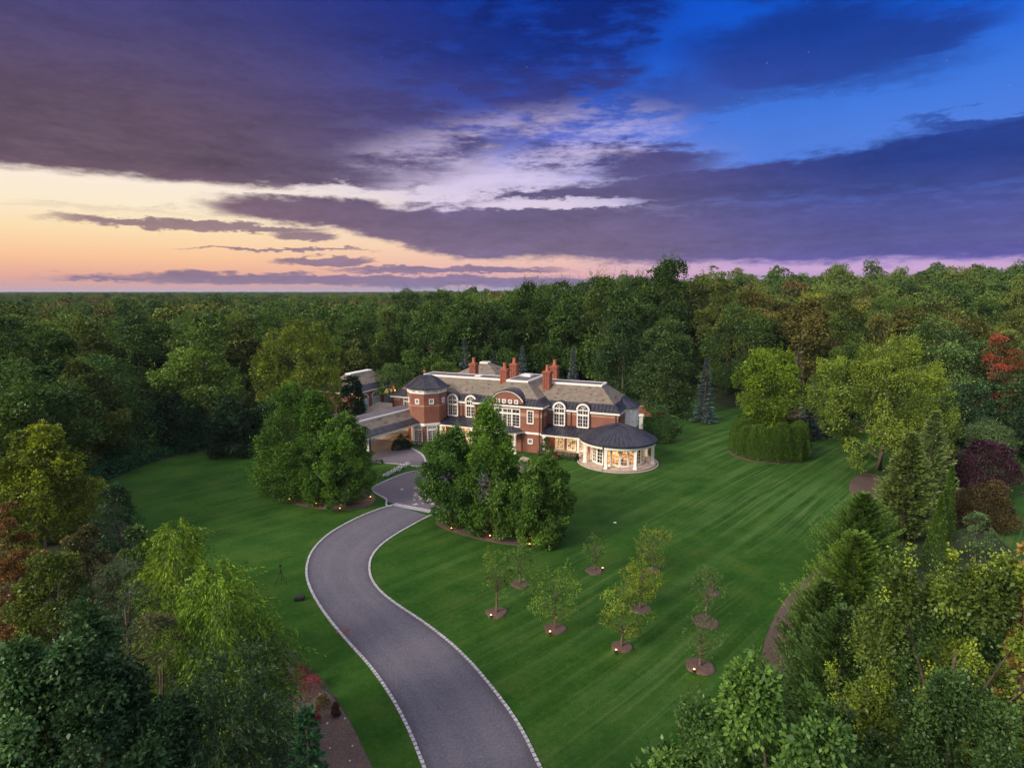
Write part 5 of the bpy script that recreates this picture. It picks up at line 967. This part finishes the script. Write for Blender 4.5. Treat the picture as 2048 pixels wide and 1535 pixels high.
protos = [crown(700+i, 2.2, 15., [6.2, 5.2, 6.6, 4.8, 5.8, 4.8, 6.0][i], ['round', 'oval', 'dome', 'oval', 'round', 'cone', 'dome'][i], [26, 34, 30, 22, 38, 28, 44][i], [.35, .31, .33, .37, .28, .30, .25][i], 15000, .31, .6, shoots=30, tn=.11, nr=.42) for i in range(7)]
tmesh = [trunk_mb(720+i, 3, protos[i][1], .3, nb=8).build('trunk', BARK) for i in range(7)]
for t in tmesh: C.objects.unlink(t)
PAL_L = [(DK, 'dark green'), (MD, 'mid green'), (DK, 'dark green'), ((.046, .088, .020), 'deep green'), (OL, 'olive green'), (MD, 'mid green')]
PAL_R = [(DK, 'dark green'), (OL, 'olive green'), ((.066, .070, .020), 'brownish'), (MD, 'mid green'), ((.075, .095, .026), 'yellow green'), ((.070, .066, .020), 'brownish')]
rr = random.Random(99); cnt = {}
for i in near:
    x, y = pts[i, 0], pts[i, 1]; az = AZp[i]
    zone = next(z for lim, z in ((-34, 'near the left edge'), (-24, 'above the left lawn'), (-14, 'left of the carriage house'), (-7, 'behind the carriage house'), (0, 'behind the octagonal tower'), (6, 'behind the middle chimneys'), (12, 'behind the right wing'), (19, 'behind the blue spruces'), (27, 'behind the round hedge'), (34, 'behind the large yellow maple'), (99, 'near the right edge')) if az < lim)
    rowi = 'front row' if D[i] < 115 else ('second row' if D[i] < 145 else ('middle row' if D[i] < 180 else 'rear row'))
    pal = PAL_R if az > 15 else PAL_L; col, cn = pal[rr.randrange(len(pal))]
    if 17 > az > -12: col, cn = PAL_L[rr.choice((0, 0, 1, 3, 2))]
    j = rr.randrange(7); s = hgt[i]/15.; sx = s*rr.uniform(.85, 1.22)*(.85 if tall[i] > .5 else 1)
    root = empty('wood_tree', (x, y, float(terr(x, y))), rr.uniform(0, 6.28), f'{cn} tree in the {rowi} of the wood {zone}', 'tree', f'{cn} trees, {rowi}, {zone}'); root.scale = (sx, sx, s)
    v = rr.uniform(.75, 1.25); o = fol(protos[j][0], root, tuple(c*v for c in col)); t = tmesh[j].copy(); C.objects.link(t); t.parent = root
# everything farther off reads as one wood
fc = bpy.data.collections.new('far_tree_shapes')
for i in range(6):
    me, c, l = crown(800+i, 1.0, 15, [6.2, 5.6, 6.6, 5.2, 6.0, 6.4][i], ['round', 'oval', 'dome', 'round', 'dome', 'oval'][i], 18, .37, 4200, .58, .7, tn=.08, nr=.4); me.materials.clear(); me.materials.append(FAR); fc.objects.link(bpy.data.objects.new('far_crown', me))
P = pts[far]; hh = hgt[far]; me = bpy.data.meshes.new('woods'); me.vertices.add(len(P)); zz = terr(P[:, 0], P[:, 1])
me.vertices.foreach_set('co', np.stack([P[:, 0], P[:, 1], zz], 1).astype(np.float32).ravel())
sc_ = np.stack([np.maximum(hh/15, P[:, 2]/11.)*rng.uniform(.85, 1.2, len(P))]*2+[hh/15*rng.uniform(.9, 1.12, len(P))], 1).astype(np.float32); a_ = me.attributes.new('tree_scale', 'FLOAT_VECTOR', 'POINT'); a_.data.foreach_set('vector', sc_.ravel())
a_ = me.attributes.new('tree_turn', 'FLOAT_VECTOR', 'POINT'); tv = np.zeros((len(P), 3), np.float32); tv[:, 2] = rng.uniform(0, 6.28, len(P)); a_.data.foreach_set('vector', tv.ravel())
woods = bpy.data.objects.new('woods', me); C.objects.link(woods); tag(woods, 'endless dark green wood reaching to the horizon', 'woods', kind='stuff')
ng = bpy.data.node_groups.new('scatter_trees', 'GeometryNodeTree'); ng.interface.new_socket('Geometry', in_out='INPUT', socket_type='NodeSocketGeometry'); ng.interface.new_socket('Geometry', in_out='OUTPUT', socket_type='NodeSocketGeometry')
gi, go = ng.nodes.new('NodeGroupInput'), ng.nodes.new('NodeGroupOutput'); ci = ng.nodes.new('GeometryNodeCollectionInfo'); ci.inputs['Collection'].default_value = fc; ci.inputs['Separate Children'].default_value = True; ci.inputs['Reset Children'].default_value = True
ip = ng.nodes.new('GeometryNodeInstanceOnPoints'); ip.inputs['Pick Instance'].default_value = True
def nattr(nm, ty):
    o = ng.nodes.new('GeometryNodeInputNamedAttribute'); o.data_type = ty; o.inputs['Name'].default_value = nm; return [s for s in o.outputs if s.enabled][0]
er = ng.nodes.new('FunctionNodeEulerToRotation'); ng.links.new(nattr('tree_turn', 'FLOAT_VECTOR'), er.inputs[0])
rv = ng.nodes.new('FunctionNodeRandomValue'); rv.data_type = 'INT'
for s in rv.inputs:
    if s.enabled and s.name == 'Min': s.default_value = 0
    if s.enabled and s.name == 'Max': s.default_value = 5
ng.links.new([s for s in rv.outputs if s.enabled][0], ip.inputs['Instance Index'])
ng.links.new(gi.outputs[0], ip.inputs['Points']); ng.links.new(ci.outputs[0], ip.inputs['Instance']); ng.links.new(er.outputs[0], ip.inputs['Rotation']); ng.links.new(nattr('tree_scale', 'FLOAT_VECTOR'), ip.inputs['Scale'])
ng.links.new(ip.outputs[0], go.inputs[0]); md = woods.modifiers.new('scatter', 'NODES'); md.node_group = ng

# the air
m, n = mat('haze'); pv = n.new('ShaderNodeVolumePrincipled'); pv.inputs['Color'].default_value = (.62, .72, 1, 1); pv.inputs['Density'].default_value = HAZE
pv.inputs['Anisotropy'].default_value = 0; n.l.new(pv.outputs[0], n.new('ShaderNodeOutputMaterial').inputs[1])
hz = MB().box(-9500, 9500, -100, 12500, -3, 62).build('haze', m); hz['kind'] = 'stuff'; hz['label'] = 'faint bluish evening haze over the far woods'
